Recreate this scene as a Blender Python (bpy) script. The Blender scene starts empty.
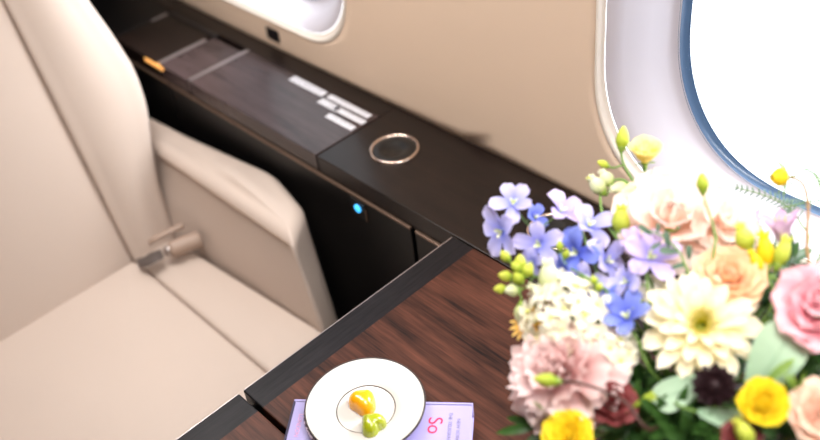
import bpy, bmesh, math, random
import numpy as np
from mathutils import Vector, Matrix
random.seed(7)
C = bpy.context.scene.collection
PI = math.pi

# ------------------------------------------------------------------ camera
F = 926.7
P_, R_, Y_ = [math.radians(a) for a in (39.52, -7.80, 141.125)]
fw = Vector((math.cos(Y_)*math.cos(P_), math.sin(Y_)*math.cos(P_), -math.sin(P_)))
rt0 = Vector((math.sin(Y_), -math.cos(Y_), 0)); up0 = rt0.cross(fw)
RT = math.cos(R_)*rt0 + math.sin(R_)*up0
UP = -math.sin(R_)*rt0 + math.cos(R_)*up0
ZT = .72
EYE = Vector((0, 0, ZT+1.0))
cd = bpy.data.cameras.new('camera'); cam = bpy.data.objects.new('camera', cd); C.objects.link(cam)
cam.matrix_world = Matrix(((RT.x, UP.x, -fw.x, EYE.x), (RT.y, UP.y, -fw.y, EYE.y), (RT.z, UP.z, -fw.z, EYE.z), (0, 0, 0, 1)))
cd.sensor_width = 36; cd.lens = F/820*36
cd.clip_start = .02
cd.dof.use_dof = True; cd.dof.focus_distance = 1.33; cd.dof.aperture_fstop = 2.0
bpy.context.scene.camera = cam

def at(px, py, d):
    """a point seen at this place of the photograph, d metres in front of the camera"""
    return EYE + (fw + RT*((px-410)/F) - UP*((py-220)/F))*d

# ------------------------------------------------------------------ materials
def lin(c):
    return tuple(((v/255)/12.92 if v/255 <= .04045 else (((v/255)+.055)/1.055)**2.4) for v in c) + (1,)

def mat(name, col, rough=.5, spec=.5, metal=0, noise=0, nscale=20, bump=0, bscale=200, sheen=0, emit=None, estr=0, coat=0, transl=0, stretch=(1, 1, 1)):
    m = bpy.data.materials.new(name); m.use_nodes = True
    N = m.node_tree.nodes; L = m.node_tree.links; b = N['Principled BSDF']; out = N['Material Output']
    c = lin(col)
    b.inputs['Base Color'].default_value = c
    b.inputs['Roughness'].default_value = rough; b.inputs['Specular IOR Level'].default_value = spec
    b.inputs['Metallic'].default_value = metal; b.inputs['Coat Weight'].default_value = coat; b.inputs['Coat Roughness'].default_value = .1
    b.inputs['Sheen Weight'].default_value = sheen
    if emit: b.inputs['Emission Color'].default_value = lin(emit); b.inputs['Emission Strength'].default_value = estr
    tc = N.new('ShaderNodeTexCoord'); mp = N.new('ShaderNodeMapping'); mp.inputs['Scale'].default_value = stretch
    L.new(tc.outputs['Object'], mp.inputs['Vector'])
    if noise:
        n = N.new('ShaderNodeTexNoise'); n.inputs['Scale'].default_value = nscale; n.inputs['Detail'].default_value = 4
        L.new(mp.outputs[0], n.inputs['Vector'])
        mx = N.new('ShaderNodeMix'); mx.data_type = 'RGBA'
        mx.inputs[6].default_value = tuple(v*(1-noise) for v in c[:3])+(1,); mx.inputs[7].default_value = tuple(min(1, v*(1+noise)) for v in c[:3])+(1,)
        L.new(n.outputs['Fac'], mx.inputs[0]); L.new(mx.outputs[2], b.inputs['Base Color'])
    if bump:
        n2 = N.new('ShaderNodeTexNoise'); n2.inputs['Scale'].default_value = bscale; n2.inputs['Detail'].default_value = 3
        L.new(mp.outputs[0], n2.inputs['Vector'])
        bp = N.new('ShaderNodeBump'); bp.inputs['Strength'].default_value = bump; bp.inputs['Distance'].default_value = .002
        L.new(n2.outputs['Fac'], bp.inputs['Height']); L.new(bp.outputs[0], b.inputs['Normal'])
    return m

def petal_mat(name, base, tip, transl=.35, rough=.55, p=1.0, vein=.10):
    """petal colour runs from base to tip along the petal (attribute t); light passes through a little"""
    m = bpy.data.materials.new(name); m.use_nodes = True
    N = m.node_tree.nodes; L = m.node_tree.links; b = N['Principled BSDF']; out = N['Material Output']
    at_ = N.new('ShaderNodeAttribute'); at_.attribute_name = 't'
    pw = N.new('ShaderNodeMath'); pw.operation = 'POWER'; pw.inputs[1].default_value = p
    L.new(at_.outputs['Fac'], pw.inputs[0])
    mx = N.new('ShaderNodeMix'); mx.data_type = 'RGBA'; mx.inputs[6].default_value = lin(base); mx.inputs[7].default_value = lin(tip)
    L.new(pw.outputs[0], mx.inputs[0])
    tc = N.new('ShaderNodeTexCoord'); n = N.new('ShaderNodeTexNoise'); n.inputs['Scale'].default_value = 90
    L.new(tc.outputs['Object'], n.inputs['Vector'])
    hs = N.new('ShaderNodeHueSaturation')
    mr = N.new('ShaderNodeMapRange'); mr.inputs[3].default_value = 1-vein; mr.inputs[4].default_value = 1+vein
    L.new(n.outputs['Fac'], mr.inputs[0]); L.new(mr.outputs[0], hs.inputs['Value']); L.new(mx.outputs[2], hs.inputs['Color'])
    L.new(hs.outputs[0], b.inputs['Base Color'])
    b.inputs['Roughness'].default_value = rough; b.inputs['Specular IOR Level'].default_value = .3
    tr = N.new('ShaderNodeBsdfTranslucent'); L.new(hs.outputs[0], tr.inputs['Color'])
    ms = N.new('ShaderNodeMixShader'); ms.inputs[0].default_value = transl
    L.new(b.outputs[0], ms.inputs[1]); L.new(tr.outputs[0], ms.inputs[2]); L.new(ms.outputs[0], out.inputs['Surface'])
    return m

def wood(name, dark, light, rough=.3, border=None, contrast=(.35, .7), scale=1.0, coat=.3):
    """grain along X; optional dark cross-banding where object x < border"""
    m = bpy.data.materials.new(name); m.use_nodes = True
    N = m.node_tree.nodes; L = m.node_tree.links; b = N['Principled BSDF']
    tc = N.new('ShaderNodeTexCoord')
    def streak(sc, ns, det=5):
        mp = N.new('ShaderNodeMapping'); mp.inputs['Scale'].default_value = sc; L.new(tc.outputs['Object'], mp.inputs['Vector'])
        n = N.new('ShaderNodeTexNoise'); n.inputs['Scale'].default_value = ns; n.inputs['Detail'].default_value = det; n.inputs['Roughness'].default_value = .6
        L.new(mp.outputs[0], n.inputs['Vector']); return n
    n1 = streak((1.6*scale, 16*scale, 1), 2.2)      # broad ribbons
    n2 = streak((6*scale, 150*scale, 1), 2.0, 3)    # fine pores
    n3 = streak((9, 26, 1), 1.4, 2)                 # cross figure
    a1 = N.new('ShaderNodeMath'); a1.operation = 'MULTIPLY_ADD'; a1.inputs[1].default_value = .30; L.new(n2.outputs['Fac'], a1.inputs[0])
    s1 = N.new('ShaderNodeMath'); s1.operation = 'MULTIPLY_ADD'; s1.inputs[1].default_value = .55; s1.inputs[2].default_value = 0
    L.new(n1.outputs['Fac'], s1.inputs[0]); L.new(s1.outputs[0], a1.inputs[2])
    a2 = N.new('ShaderNodeMath'); a2.operation = 'MULTIPLY_ADD'; a2.inputs[1].default_value = .2; L.new(n3.outputs['Fac'], a2.inputs[0]); L.new(a1.outputs[0], a2.inputs[2])
    rp = N.new('ShaderNodeValToRGB'); rp.color_ramp.elements[0].position = contrast[0]; rp.color_ramp.elements[0].color = lin(dark)
    rp.color_ramp.elements[1].position = contrast[1]; rp.color_ramp.elements[1].color = lin(light)
    L.new(a2.outputs[0], rp.inputs[0])
    col = rp.outputs[0]
    if border is not None:
        sx = N.new('ShaderNodeSeparateXYZ'); L.new(tc.outputs['Object'], sx.inputs[0])
        lt = N.new('ShaderNodeMath'); lt.operation = 'LESS_THAN'; lt.inputs[1].default_value = border; L.new(sx.outputs[0], lt.inputs[0])
        nb = streak((120, 8, 1), 2.0, 3)
        rb = N.new('ShaderNodeValToRGB'); rb.color_ramp.elements[0].position = .3; rb.color_ramp.elements[0].color = lin((14, 13, 16))
        rb.color_ramp.elements[1].position = .75; rb.color_ramp.elements[1].color = lin((32, 29, 32)); L.new(nb.outputs['Fac'], rb.inputs[0])
        mx = N.new('ShaderNodeMix'); mx.data_type = 'RGBA'; L.new(lt.outputs[0], mx.inputs[0]); L.new(col, mx.inputs[6]); L.new(rb.outputs[0], mx.inputs[7])
        col = mx.outputs[2]
    L.new(col, b.inputs['Base Color'])
    b.inputs['Roughness'].default_value = rough; b.inputs['Specular IOR Level'].default_value = .18; b.inputs['Coat Weight'].default_value = coat; b.inputs['Coat Roughness'].default_value = .18
    return m

M = {}
M['leather'] = mat('cream leather', (198, 182, 171), .48, .45, noise=.03, nscale=6, bump=.12, bscale=450)
M['sleeve'] = mat('tan belt leather', (164, 142, 128), .5)
M['leather_dark'] = mat('seam thread leather', (150, 125, 108), .6)
M['wall'] = mat('tan wall laminate', (229, 204, 181), .62, .3, noise=.025, nscale=5, bump=.06, bscale=300)
M['lip'] = mat('window lip highlight', (236, 226, 214), .4)  # pale colour carries the light caught by the bevel
M['reveal'] = mat('white window reveal', (208, 203, 212), .45)
M['gasket'] = mat('blue grey window edge', (72, 96, 126), .25, .6)
M['ledgewood'] = wood('espresso ledge wood', (14, 9, 8), (36, 25, 21), .42, contrast=(.3, .75), coat=.25)
M['lidwood'] = wood('ledge lid wood with sheen', (33, 25, 25), (76, 62, 62), .27, contrast=(.3, .7), coat=.3)  # paler than the ledge: reflected window sheen put into the wood colour
M['tablewood'] = wood('ribbon figured table wood', (15, 9, 9), (86, 50, 38), .40, border=-.811+.45, contrast=(.40, .66), coat=.0)
M['black'] = mat('black lacquer', (13, 12, 13), .38, .3, noise=.2, nscale=8)
M['shadow'] = mat('black gap liner', (8, 8, 8), .8, .1)
M['metal'] = mat('brushed nickel strip', (176, 166, 166), .32, .5, metal=.85, noise=.06, nscale=60)
M['trim'] = mat('bronze trim', (120, 98, 84), .35, .5, metal=.6)
M['chrome'] = mat('polished rose chrome', (226, 208, 196), .16, .5, metal=1)
M['pad'] = mat('black charging pad', (12, 11, 12), .35, noise=.1, nscale=40)
M['pad2'] = mat('black charging pad dimple', (40, 36, 37), .5)
M['carpet'] = mat('dark carpet', (46, 42, 40), .95, .1, noise=.25, nscale=180, bump=.6, bscale=500)
M['china'] = mat('white china', (194, 191, 186), .18, .5, noise=.006, nscale=10, coat=.3)
M['line'] = mat('dark plate line', (44, 34, 32), .35, .5, metal=.2)
M['bookedge'] = mat('pale pages', (233, 229, 236), .8, noise=.05, nscale=30, stretch=(1, 1, 60))
M['cover'] = mat('lilac cover paper', (158, 150, 200), .42, .4, noise=.02, nscale=12)
M['navy'] = mat('dark navy cloth', (42, 36, 66), .6)
M['red'] = mat('crimson ink', (200, 28, 66), .5)
M['magenta'] = mat('purple ink', (150, 30, 110), .5)
M['pink'] = mat('faint pink ink', (214, 150, 190), .5)
M['grey'] = mat('grey ink', (120, 112, 140), .5)
M['yellowchoc'] = mat('yellow cocoa butter shell', (232, 156, 10), .22, .6, noise=.06, nscale=40, coat=.5)
M['greenchoc'] = mat('lime cocoa butter shell', (146, 154, 14), .22, .6, noise=.06, nscale=40, coat=.5)
M['led'] = mat('blue status light', (60, 170, 255), .3, emit=(70, 185, 255), estr=1.6)
M['warm'] = mat('warm courtesy light', (255, 190, 110), .3, emit=(235, 160, 85), estr=.75)
M['placard'] = mat('pale placard', (232, 232, 240), .35, noise=.1, nscale=90)
M['ink'] = mat('placard grey ink', (120, 118, 126), .4)
M['webbing'] = mat('grey brown webbing', (84, 74, 70), .6, noise=.15, nscale=150)
M['buckle'] = mat('satin buckle metal', (170, 160, 156), .3, metal=.9)
M['jack'] = mat('black socket', (16, 15, 17), .4)
M['liner'] = mat('ceiling liner', (232, 226, 218), .7)
M['vase'] = mat('dark glazed vase', (18, 24, 24), .08, .7, coat=.6)
M['stem'] = mat('green stem', (104, 138, 60), .5, noise=.15, nscale=60)
M['brownstem'] = mat('brown stem', (150, 112, 62), .6, noise=.15, nscale=60)
M['darkstem'] = mat('dark maroon stem', (74, 42, 36), .6, noise=.15, nscale=60)
M['calyx'] = mat('calyx green', (122, 150, 52), .5, noise=.15, nscale=80)
M['leaf'] = petal_mat('dark leaf', (30, 58, 24), (62, 98, 42), .2, .42, vein=.25)
M['leaf2'] = petal_mat('mid leaf', (92, 128, 44), (140, 168, 70), .3, .45, vein=.2)
M['euca'] = petal_mat('grey green eucalyptus leaf', (150, 182, 150), (176, 200, 172), .2, .5, vein=.08)
M['euca_d'] = petal_mat('small blue green leaf', (66, 92, 76), (98, 122, 100), .2, .5, vein=.1)
M['fern'] = petal_mat('grey fern', (96, 122, 104), (140, 164, 140), .3, .6)

def glass_mat():
    m = bpy.data.materials.new('clear pane'); m.use_nodes = True
    N = m.node_tree.nodes; L = m.node_tree.links; N.remove(N['Principled BSDF']); out = N['Material Output']
    t = N.new('ShaderNodeBsdfTransparent'); t.inputs[0].default_value = (.97, .985, 1, 1)
    g = N.new('ShaderNodeBsdfGlossy'); g.inputs['Roughness'].default_value = .03
    lw = N.new('ShaderNodeLayerWeight'); lw.inputs[0].default_value = .25
    ms = N.new('ShaderNodeMixShader'); sc = N.new('ShaderNodeMath'); sc.operation = 'MULTIPLY'; sc.inputs[1].default_value = .25
    L.new(lw.outputs['Fresnel'], sc.inputs[0]); L.new(sc.outputs[0], ms.inputs[0]); L.new(t.outputs[0], ms.inputs[1]); L.new(g.outputs[0], ms.inputs[2]); L.new(ms.outputs[0], out.inputs['Surface'])
    return m
M['glass'] = glass_mat()

def lattice_mat():
    """dark plum china with a fine pale lattice"""
    m = bpy.data.materials.new('lattice china'); m.use_nodes = True
    N = m.node_tree.nodes; L = m.node_tree.links; b = N['Principled BSDF']
    tc = N.new('ShaderNodeTexCoord'); v = N.new('ShaderNodeTexVoronoi'); v.feature = 'DISTANCE_TO_EDGE'; v.inputs['Scale'].default_value = 170
    L.new(tc.outputs['Object'], v.inputs['Vector'])
    rp = N.new('ShaderNodeValToRGB'); rp.color_ramp.elements[0].position = .08; rp.color_ramp.elements[0].color = lin((206, 184, 206))
    rp.color_ramp.elements[1].position = .16; rp.color_ramp.elements[1].color = lin((84, 60, 82)); L.new(v.outputs['Distance'], rp.inputs[0])
    L.new(rp.outputs[0], b.inputs['Base Color']); b.inputs['Roughness'].default_value = .25
    return m
M['lattice'] = lattice_mat()

# ------------------------------------------------------------------ mesh helpers
def tag(o, label=None, cat=None, group=None, kind=None):
    if label: o['label'] = label
    if cat: o['category'] = cat
    if group: o['group'] = group
    if kind: o['kind'] = kind
    return o

def thing(name, label, cat, loc=(0, 0, 0), group=None, rz=0):
    o = bpy.data.objects.new(name, None); C.objects.link(o); o.location = loc; o.rotation_euler.z = rz; o.empty_display_size = .05
    return tag(o, label, cat, group)

def obj(name, bm, m, parent=None, smooth=True, world=True, angle=None):
    """link one mesh; bm is in world coordinates and is moved into the parent's frame when world is set"""
    me = bpy.data.meshes.new(name)
    if parent is not None and world:
        loc = Vector((0, 0, 0)); p = parent
        while p is not None: loc += Vector(p.location); p = p.parent
        bmesh.ops.translate(bm, verts=bm.verts, vec=-loc)
    bm.normal_update(); bm.to_mesh(me); bm.free()
    for mm in (m if isinstance(m, (list, tuple)) else [m]): me.materials.append(mm)
    if smooth: me.polygons.foreach_set('use_smooth', [True]*len(me.polygons))
    o = bpy.data.objects.new(name, me); C.objects.link(o); o.parent = parent
    if angle is not None:
        mod = o.modifiers.new('edge', 'EDGE_SPLIT'); mod.split_angle = math.radians(angle)
    return o

def add_box(bm, x0, x1, y0, y1, z0, z1, bev=0, seg=2, mi=0):
    r = bmesh.ops.create_cube(bm, size=1)
    vs = r['verts']
    for v in vs: v.co = Vector((x0+(v.co.x+.5)*(x1-x0), y0+(v.co.y+.5)*(y1-y0), z0+(v.co.z+.5)*(z1-z0)))
    fs = {f for v in vs for f in v.link_faces}
    for f_ in fs: f_.material_index = mi
    if bev:
        es = list({e for v in vs for e in v.link_edges})
        bmesh.ops.bevel(bm, geom=es, offset=bev, segments=seg, affect='EDGES', profile=.5, clamp_overlap=True)

def box(name, x0, x1, y0, y1, z0, z1, m, parent=None, bev=.001, seg=2, smooth=False):
    bm = bmesh.new(); add_box(bm, x0, x1, y0, y1, z0, z1, bev, seg)
    return obj(name, bm, m, parent, smooth=smooth)

def loft(bm, rings, close=True, cap=True, mi=0):
    vr = [[bm.verts.new(p) for p in r] for r in rings]
    n = len(vr[0])
    for a, b in zip(vr, vr[1:]):
        for i in range(n if close else n-1):
            j = (i+1) % n
            try: bm.faces.new((a[i], a[j], b[j], b[i])).material_index = mi
            except ValueError: pass
    if cap:
        for r, fl in ((vr[0], True), (vr[-1], False)):
            f_ = bm.faces.new(list(reversed(r)) if fl else r); f_.material_index = mi
    return vr

def lathe(bm, prof, c=(0, 0, 0), n=48, axis=None, cap=False):
    """prof: (radius, height); spun about z or about the given axis through c"""
    c = Vector(c); A = Matrix.Identity(3)
    if axis is not None: A = Vector(axis).normalized().to_track_quat('Z', 'Y').to_matrix()
    rings = [[c + A @ Vector((r*math.cos(2*PI*k/n), r*math.sin(2*PI*k/n), h)) for k in range(n)] for r, h in prof]
    loft(bm, rings, True, cap)

def tube(bm, pts, r0, r1=None, n=8, cap=True):
    """a round tube along the points, tapering r0 to r1"""
    r1 = r0 if r1 is None else r1
    rings = []; pts = [Vector(p) for p in pts]
    ref = Vector((.3, .2, 1)).normalized()
    for i, p in enumerate(pts):
        t = (pts[min(i+1, len(pts)-1)]-pts[max(i-1, 0)]).normalized()
        a = t.cross(ref)
        if a.length < .05: a = t.cross(Vector((1, 0, 0)))
        a.normalize(); b = t.cross(a); r = r0+(r1-r0)*i/(len(pts)-1)
        rings.append([p+(a*math.cos(2*PI*k/n)+b*math.sin(2*PI*k/n))*r for k in range(n)])
    loft(bm, rings, True, cap)

def bez(a, b, c, d, n=12):
    a, b, c, d = map(Vector, (a, b, c, d)); out = []
    for i in range(n+1):
        t = i/n; out.append(a*(1-t)**3+b*3*t*(1-t)**2+c*3*t*t*(1-t)+d*t**3)
    return out

def rrect(hw, hh, r, n=6):
    """rounded rectangle outline, counter-clockwise"""
    r = min(r, hw*.999, hh*.999); out = []
    for cx, cy, a0 in ((hw-r, hh-r, 0), (-hw+r, hh-r, 90), (-hw+r, -hh+r, 180), (hw-r, -hh+r, 270)):
        for k in range(n+1):
            a = math.radians(a0+90*k/n); out.append((cx+r*math.cos(a), cy+r*math.sin(a)))
    return out

# ------------------------------------------------------------------ cabin shell
YW = .99
WZ = .71          # the wall starts behind the ledge top
def wall_y(z):    # cabin side bows inward towards the ceiling
    return YW - (.55*(z-1.25)**2 if z > 1.25 else 0)

WINS = [(-1.640, 1.100, .308, .310), (-.341, 1.100, .392, .310), (.62, 1.100, .392, .310)]  # second window widened out of view so daylight reaches the flowers
def superloop(cx, cz, hw, hh, n=96, e=2.25):
    """rounded window outline: straight sides joined by soft corners"""
    k_ = max(0, min(1, (.63-.0-hh*2)/.06)); rx, ry = .165+.035*k_, .19+.045*k_
    rx = min(rx, hw*.98); ry = min(ry, hh*.98); q = n//4; out = []
    for c4 in range(4):
        sx_, sz_ = ((1, 1), (-1, 1), (-1, -1), (1, -1))[c4]
        for m_ in range(q):
            u = m_/q                       # start half-way along one side, round the corner, end half-way along the next
            if c4 % 2 == 0: a = (hw-rx)*0
            t = (u-.12)/.76
            if c4 % 2 == 0: A, B = (sx_*hw, 0), (0, sz_*hh)
            else: A, B = (0, sz_*hh), (sx_*hw, 0)
            th = max(0, min(1, t))*PI/2
            if c4 % 2 == 0: cc, ss = math.cos(th), math.sin(th)
            else: cc, ss = math.sin(th), math.cos(th)
            px = sx_*(hw-rx+rx*abs(cc)**(2/e)); pz = sz_*(hh-ry+ry*abs(ss)**(2/e))
            if t < 0: f_ = u/.12; px, pz = (px, pz*f_) if c4 % 2 == 0 else (px*f_, pz)
            if t > 1: f_ = (1-u)/.12; px, pz = (px*f_, pz) if c4 % 2 == 0 else (px, pz*f_)
            out.append((cx+px, cz+pz))
    return out
def rectloop(x0, x1, z0, z1, n=96):
    out = []; q = n//4; cx, cz = (x0+x1)/2, (z0+z1)/2
    for (ax, az), (bx, bz), (ex, ez) in (((x1, cz), (x1, z1), (cx, z1)), ((cx, z1), (x0, z1), (x0, cz)), ((x0, cz), (x0, z0), (cx, z0)), ((cx, z0), (x1, z0), (x1, cz))):
        for k in range(q):
            t = k/q*2
            out.append((ax+(bx-ax)*t, az+(bz-az)*t) if t <= 1 else (bx+(ex-bx)*(t-1), bz+(ez-bz)*(t-1)))
    return out
bm = bmesh.new()
XS = [-2.45, -1.04, .14, 1.6]
for (cx, cz, hw, hh), x0, x1 in zip(WINS, XS, XS[1:]):
    inner = superloop(cx, cz, hw+.006, hh+.006); outer = rectloop(x0, x1, WZ, 1.5)
    rings = []
    for s in [0, .06, .2, .45, .75, 1]:
        rings.append([Vector((a[0]+(b[0]-a[0])*s, wall_y(a[1]+(b[1]-a[1])*s), a[1]+(b[1]-a[1])*s)) for a, b in zip(inner, outer)])
    loft(bm, rings, True, False)
# upper side wall curving into the ceiling
arc = [(wall_y(1.5), 1.5), (.92, 1.62), (.85, 1.72), (.74, 1.82), (.6, 1.9), (.4, 1.95)]
loft(bm, [[Vector((x, y, z)) for y, z in arc] for x in (-2.45, -1, .2, 1.6)], False, False)
bmesh.ops.remove_doubles(bm, verts=bm.verts, dist=.0004)
bmo = bmesh.new()
loft(bmo, [[Vector((x, -.26-y, z)) for y, z in [(.99, .709), (.99, 1.25)]+arc] for x in (-2.45, -1, .2, 1.6)], False, False)  # unseen aisle wall, closed without windows to cut fill light
wl_ = obj('wall_left', bmo, M['wall']); tag(wl_, 'tan cabin wall on the unseen aisle side, left windowless to cut light', kind='structure')
wl_.modifiers.new('s', 'SOLIDIFY').thickness = .004
bml = bmesh.new(); add_box(bml, -2.45, 1.6, -1.27, -1.25, 0, .709); tag(obj('wall_front', bml, M['wall'], smooth=False), 'lower tan cabin wall on the aisle side', kind='structure')
w = obj('wall_right', bm, M['wall']); tag(w, 'tan cabin side wall with oval windows above the dark ledge', kind='structure')
sol = w.modifiers.new('s', 'SOLIDIFY'); sol.thickness = .004; sol.offset = 1

for i, (cx, cz, hw, hh) in enumerate(WINS):
    root = thing('window_%d' % (i+1), None, None, (cx, YW, cz)); tag(root, ['cabin window at the top left above the ledge', 'large cabin window at the right behind the flowers', 'cabin window beyond the right edge'][i], kind='structure')
    def rg(o, y): return [Vector((a, y(a, b) if callable(y) else y, b)) for a, b in superloop(cx, cz, hw+o, hh+o)]
    bm = bmesh.new()                       # rounded lip
    loft(bm, [[Vector((a, wall_y(b)+dy, b)) for a, b in superloop(cx, cz, hw+o, hh+o)] for o, dy in ((.0065, .001), (.0055, -.0015), (.004, -.0025), (.002, -.0025), (.0005, -.001), (0, .003), (-.002, .006), (-.005, .008))], True, False)
    obj('window_lip', bm, M['lip'], root)
    bm = bmesh.new()                       # reveal running back to the pane
    def wy(a, b, d, s): return wall_y(b)*(1-s)+YW*s+d
    loft(bm, [[Vector((a, wy(a, b, d, s), b)) for a, b in superloop(cx, cz, hw+o, hh+o2)] for o, o2, d, s in ((-.006, -.006, .008, 0), (-.020, -.006, .010, 0), (-.030, -.012, .020, .2), (-.056, -.017, .05, .7), (-.068, -.020, .071, 1), (-.071, -.021, .0735, 1), (-.074, -.022, .077, 1), (-.084, -.026, .079, 1))], True, False)
    obj('window_reveal', bm, M['reveal'], root)
    bm = bmesh.new()
    loft(bm, [[Vector((a, YW+d, b)) for a, b in superloop(cx, cz, hw+o, hh+o2)] for o, o2, d in ((-.082, -.025, .078), (-.0845, -.0255, .083), (-.088, -.027, .089), (-.093, -.030, .092))], True, False)
    obj('window_gasket', bm, M['gasket'], root)
    bm = bmesh.new()
    lp = superloop(cx, cz, hw-.082, hh-.025)
    loft(bm, [[Vector((a, YW+d, b)) for a, b in lp] for d in (.0875, .0905)], True, True)
    obj('window_pane', bm, M['glass'], root)
# socket on the wall
bm = bmesh.new(); add_box(bm, -1.641, -1.597, YW-.0035, YW+.001, .739, .768, .001)
so = obj('wall_socket', bm, M['jack'], smooth=False); tag(so, 'small black socket on the tan wall below the upper left window', 'socket')

bm = bmesh.new(); add_box(bm, -2.45, 1.6, -1.27, 1.05, -.04, 0)
tag(obj('floor', bm, M['carpet'], smooth=False), 'dark carpeted cabin floor', kind='structure')
bm = bmesh.new(); loft(bm, [[Vector((x, y, z)) for y, z in ((.4, 1.95), (.1, 1.968), (-.13, 1.972), (-.36, 1.968), (-.66, 1.95))] for x in (-2.45, -1, .2, 1.6)], False, False)
ce = obj('ceiling', bm, M['liner']); tag(ce, 'pale cabin ceiling', kind='structure'); s_ = ce.modifiers.new('s', 'SOLIDIFY'); s_.thickness = .01
bm = bmesh.new(); add_box(bm, -2.47, -2.45, -1.27, 1.05, 0, 1.97)
tag(obj('wall_rear', bm, M['black'], smooth=False), 'dark partition wall behind the seat', kind='structure')

bm = bmesh.new(); add_box(bm, 1.6, 1.62, -1.27, 1.05, 0, 1.97)  # unseen forward end, added to keep out fill light
tag(obj('wall_forward', bm, M['liner'], smooth=False), 'pale unseen forward partition added to block light', kind='structure')

# ------------------------------------------------------------------ side ledge
lg = thing('side_ledge', 'dark wood side ledge running along the tan wall behind seat and table', 'ledge', (-.8, .885, 0))
ZL = .718
YF = .780
def slab(name, x0, x1, y0, y1, m, z1=ZT, b=.0012): return box(name, x0, x1, y0, y1, .684, z1, m, lg, b)
slab('rear_rail', -2.44, -1.2195, .9455, .989, M['ledgewood'])
slab('end_panel', -2.44, -1.990, YF, .944, M['black'])
# stowage panel with its black slot
slab('stowage_panel', -1.988, -1.797, YF, .930, M['ledgewood'])
box('stowage_slot', -1.985, -1.780, .931, .9445, .690, .7215, M['jack'], lg, .001)
slab('middle_panel', -1.783, -1.671, YF, .930, M['lidwood'])
slab('lid', -1.659, -1.2225, YF, .944, M['lidwood'])
slab('ledge_top', -1.2180, 1.55, YF, .989, M['ledgewood'])
st = box('metal_strip', -1.670, -1.660, YF+.004, .944, .69, .7208, M['metal'], lg, .0008)
st2 = box('metal_strip', -1.796, -1.784, YF+.004, .912, .69, .7208, M['metal'], lg, .0008)
st3 = box('metal_strip', -1.9895, -1.982, .885, .930, .69, .7212, M['metal'], lg, .0005)
box('courtesy_light', -1.845, -1.768, YF-.003, YF+.003, .7080, .7175, M['warm'], lg, .001)
# body below
box('ledge_body', -2.44, 1.55, .800, .985, .02, .6835, M['shadow'], lg, 0)
box('fascia', -2.44, 1.55, .7825, .7995, .676, .6835, M['ledgewood'], lg, .001)
def door(x0, x1, lab=None):
    d = box('door', x0, x1, .777, .797, .06, .6745, M['black'], lg, .0012)
    bm = bmesh.new(); add_box(bm, x0+.0005, x1-.0005, .7755, .7820, .6745, .6795, .0012)
    obj('door_trim', bm, M['trim'], d, smooth=False)
    return d
door(-2.40, -1.760)
d1 = door(-1.755, -.966)
door(-.955, -.30); door(-.292, .6); door(.607, 1.5)
# status light on the door: bezel plate + glowing lens
lx, lz = -1.1085, .652
bm = bmesh.new(); add_box(bm, lx-.020, lx+.020, .7745, .7775, lz-.022, lz+.018, .001)
bp_ = obj('switch_plate', bm, M['pad'], d1, smooth=False)
bm = bmesh.new(); lathe(bm, [(.0085, 0), (.0085, .002), (.006, .0034), (0.0005, .004)], (lx, .7745, lz), 24, axis=(0, -1, 0))
obj('status_light', bm, M['led'], d1)
bm = bmesh.new(); add_box(bm, lx+.0205, lx+.0225, .7735, .7765, lz-.022, lz+.006, .0004)
obj('switch_bezel', bm, M['trim'], d1, smooth=False)

# placards on the lid
pl = [((-1.483, -1.374), (.919, .937)), ((-1.362, -1.236), (.9235, .937)), ((-1.364, -1.305), (.9000, .9170)), ((-1.318, -1.228), (.9020, .9160)), ((-1.309, -1.230), (.8755, .8895))]
for (x0, x1), (y0, y1) in pl:
    p = box('placard', x0, x1, y0, y1, .7202, .7209, M['placard'], lg, .0002)
    bm = bmesh.new()
    k = 0; yy = y1-.003
    while yy > y0+.003:
        x = x0+.004
        while x < x1-.006:
            wl = random.uniform(.004, .012); wl = min(wl, x1-.003-x)
            add_box(bm, x, x+wl, yy-.0018, yy, .7208, .7211); x += wl+.0025
        yy -= .0048
    obj('placard_lines', bm, M['ink'], p, smooth=False)

def charging_pad(x, y, z, r=.0475):
    bm = bmesh.new(); lathe(bm, [(.0005, z+.0016), (r*.42, z+.0016), (r*.46, z+.0030), (r*.80, z+.0030), (r*.87, z+.0018), (r*.87, z-.001)], (x, y, 0), 64)
    p = obj('charging_pad', bm, M['pad'], lg)
    bm = bmesh.new(); lathe(bm, [(r*.86, z-.0005), (r*.87, z+.0030), (r*.92, z+.0052), (r*.97, z+.0048), (r, z+.0016), (r, z-.0005)], (x, y, 0), 64)
    obj('charging_ring', bm, M['chrome'], p)
charging_pad(-1.1145, .8845, ZT)
charging_pad(-.735, .890, ZT)

# ------------------------------------------------------------------ fold-out table
tb = thing('folding_table', 'dark figured wood folding table in front of the cream seat', 'table', (-.45, .45, 0))
XL = -.858
def leaf(y0, y1, z1=ZT):
    bm = bmesh.new(); add_box(bm, XL, -.03, y0, y1, z1-.028, z1, .0022, 3)
    return obj('table_leaf', bm, M['tablewood'], tb, smooth=False)
a_ = leaf(.3465, .7775); b_ = leaf(.095, .3395)
for lf, y0, y1 in ((a_, .3465, .7775), (b_, .095, .3395)):
    bm = bmesh.new(); add_box(bm, XL-.0016, XL+.0012, y0+.002, y1-.002, ZT-.0036, ZT-.0012, .0004)  # thin bright strip standing for the light on the leaf's bevel
    obj('edge_highlight', bm, M['metal'], lf, smooth=False)
box('gap_filler', -.852, -.10, .336, .350, .660, .689, M['shadow'], tb, .001)  # black strip added under the seam to keep the gap dark
box('table_frame', -.80, -.08, .16, .772, ZT-.052, ZT-.0285, M['shadow'], tb, .002)
box('table_support', -.55, -.35, .70, .776, .40, ZT-.053, M['shadow'], tb, .004)

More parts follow.
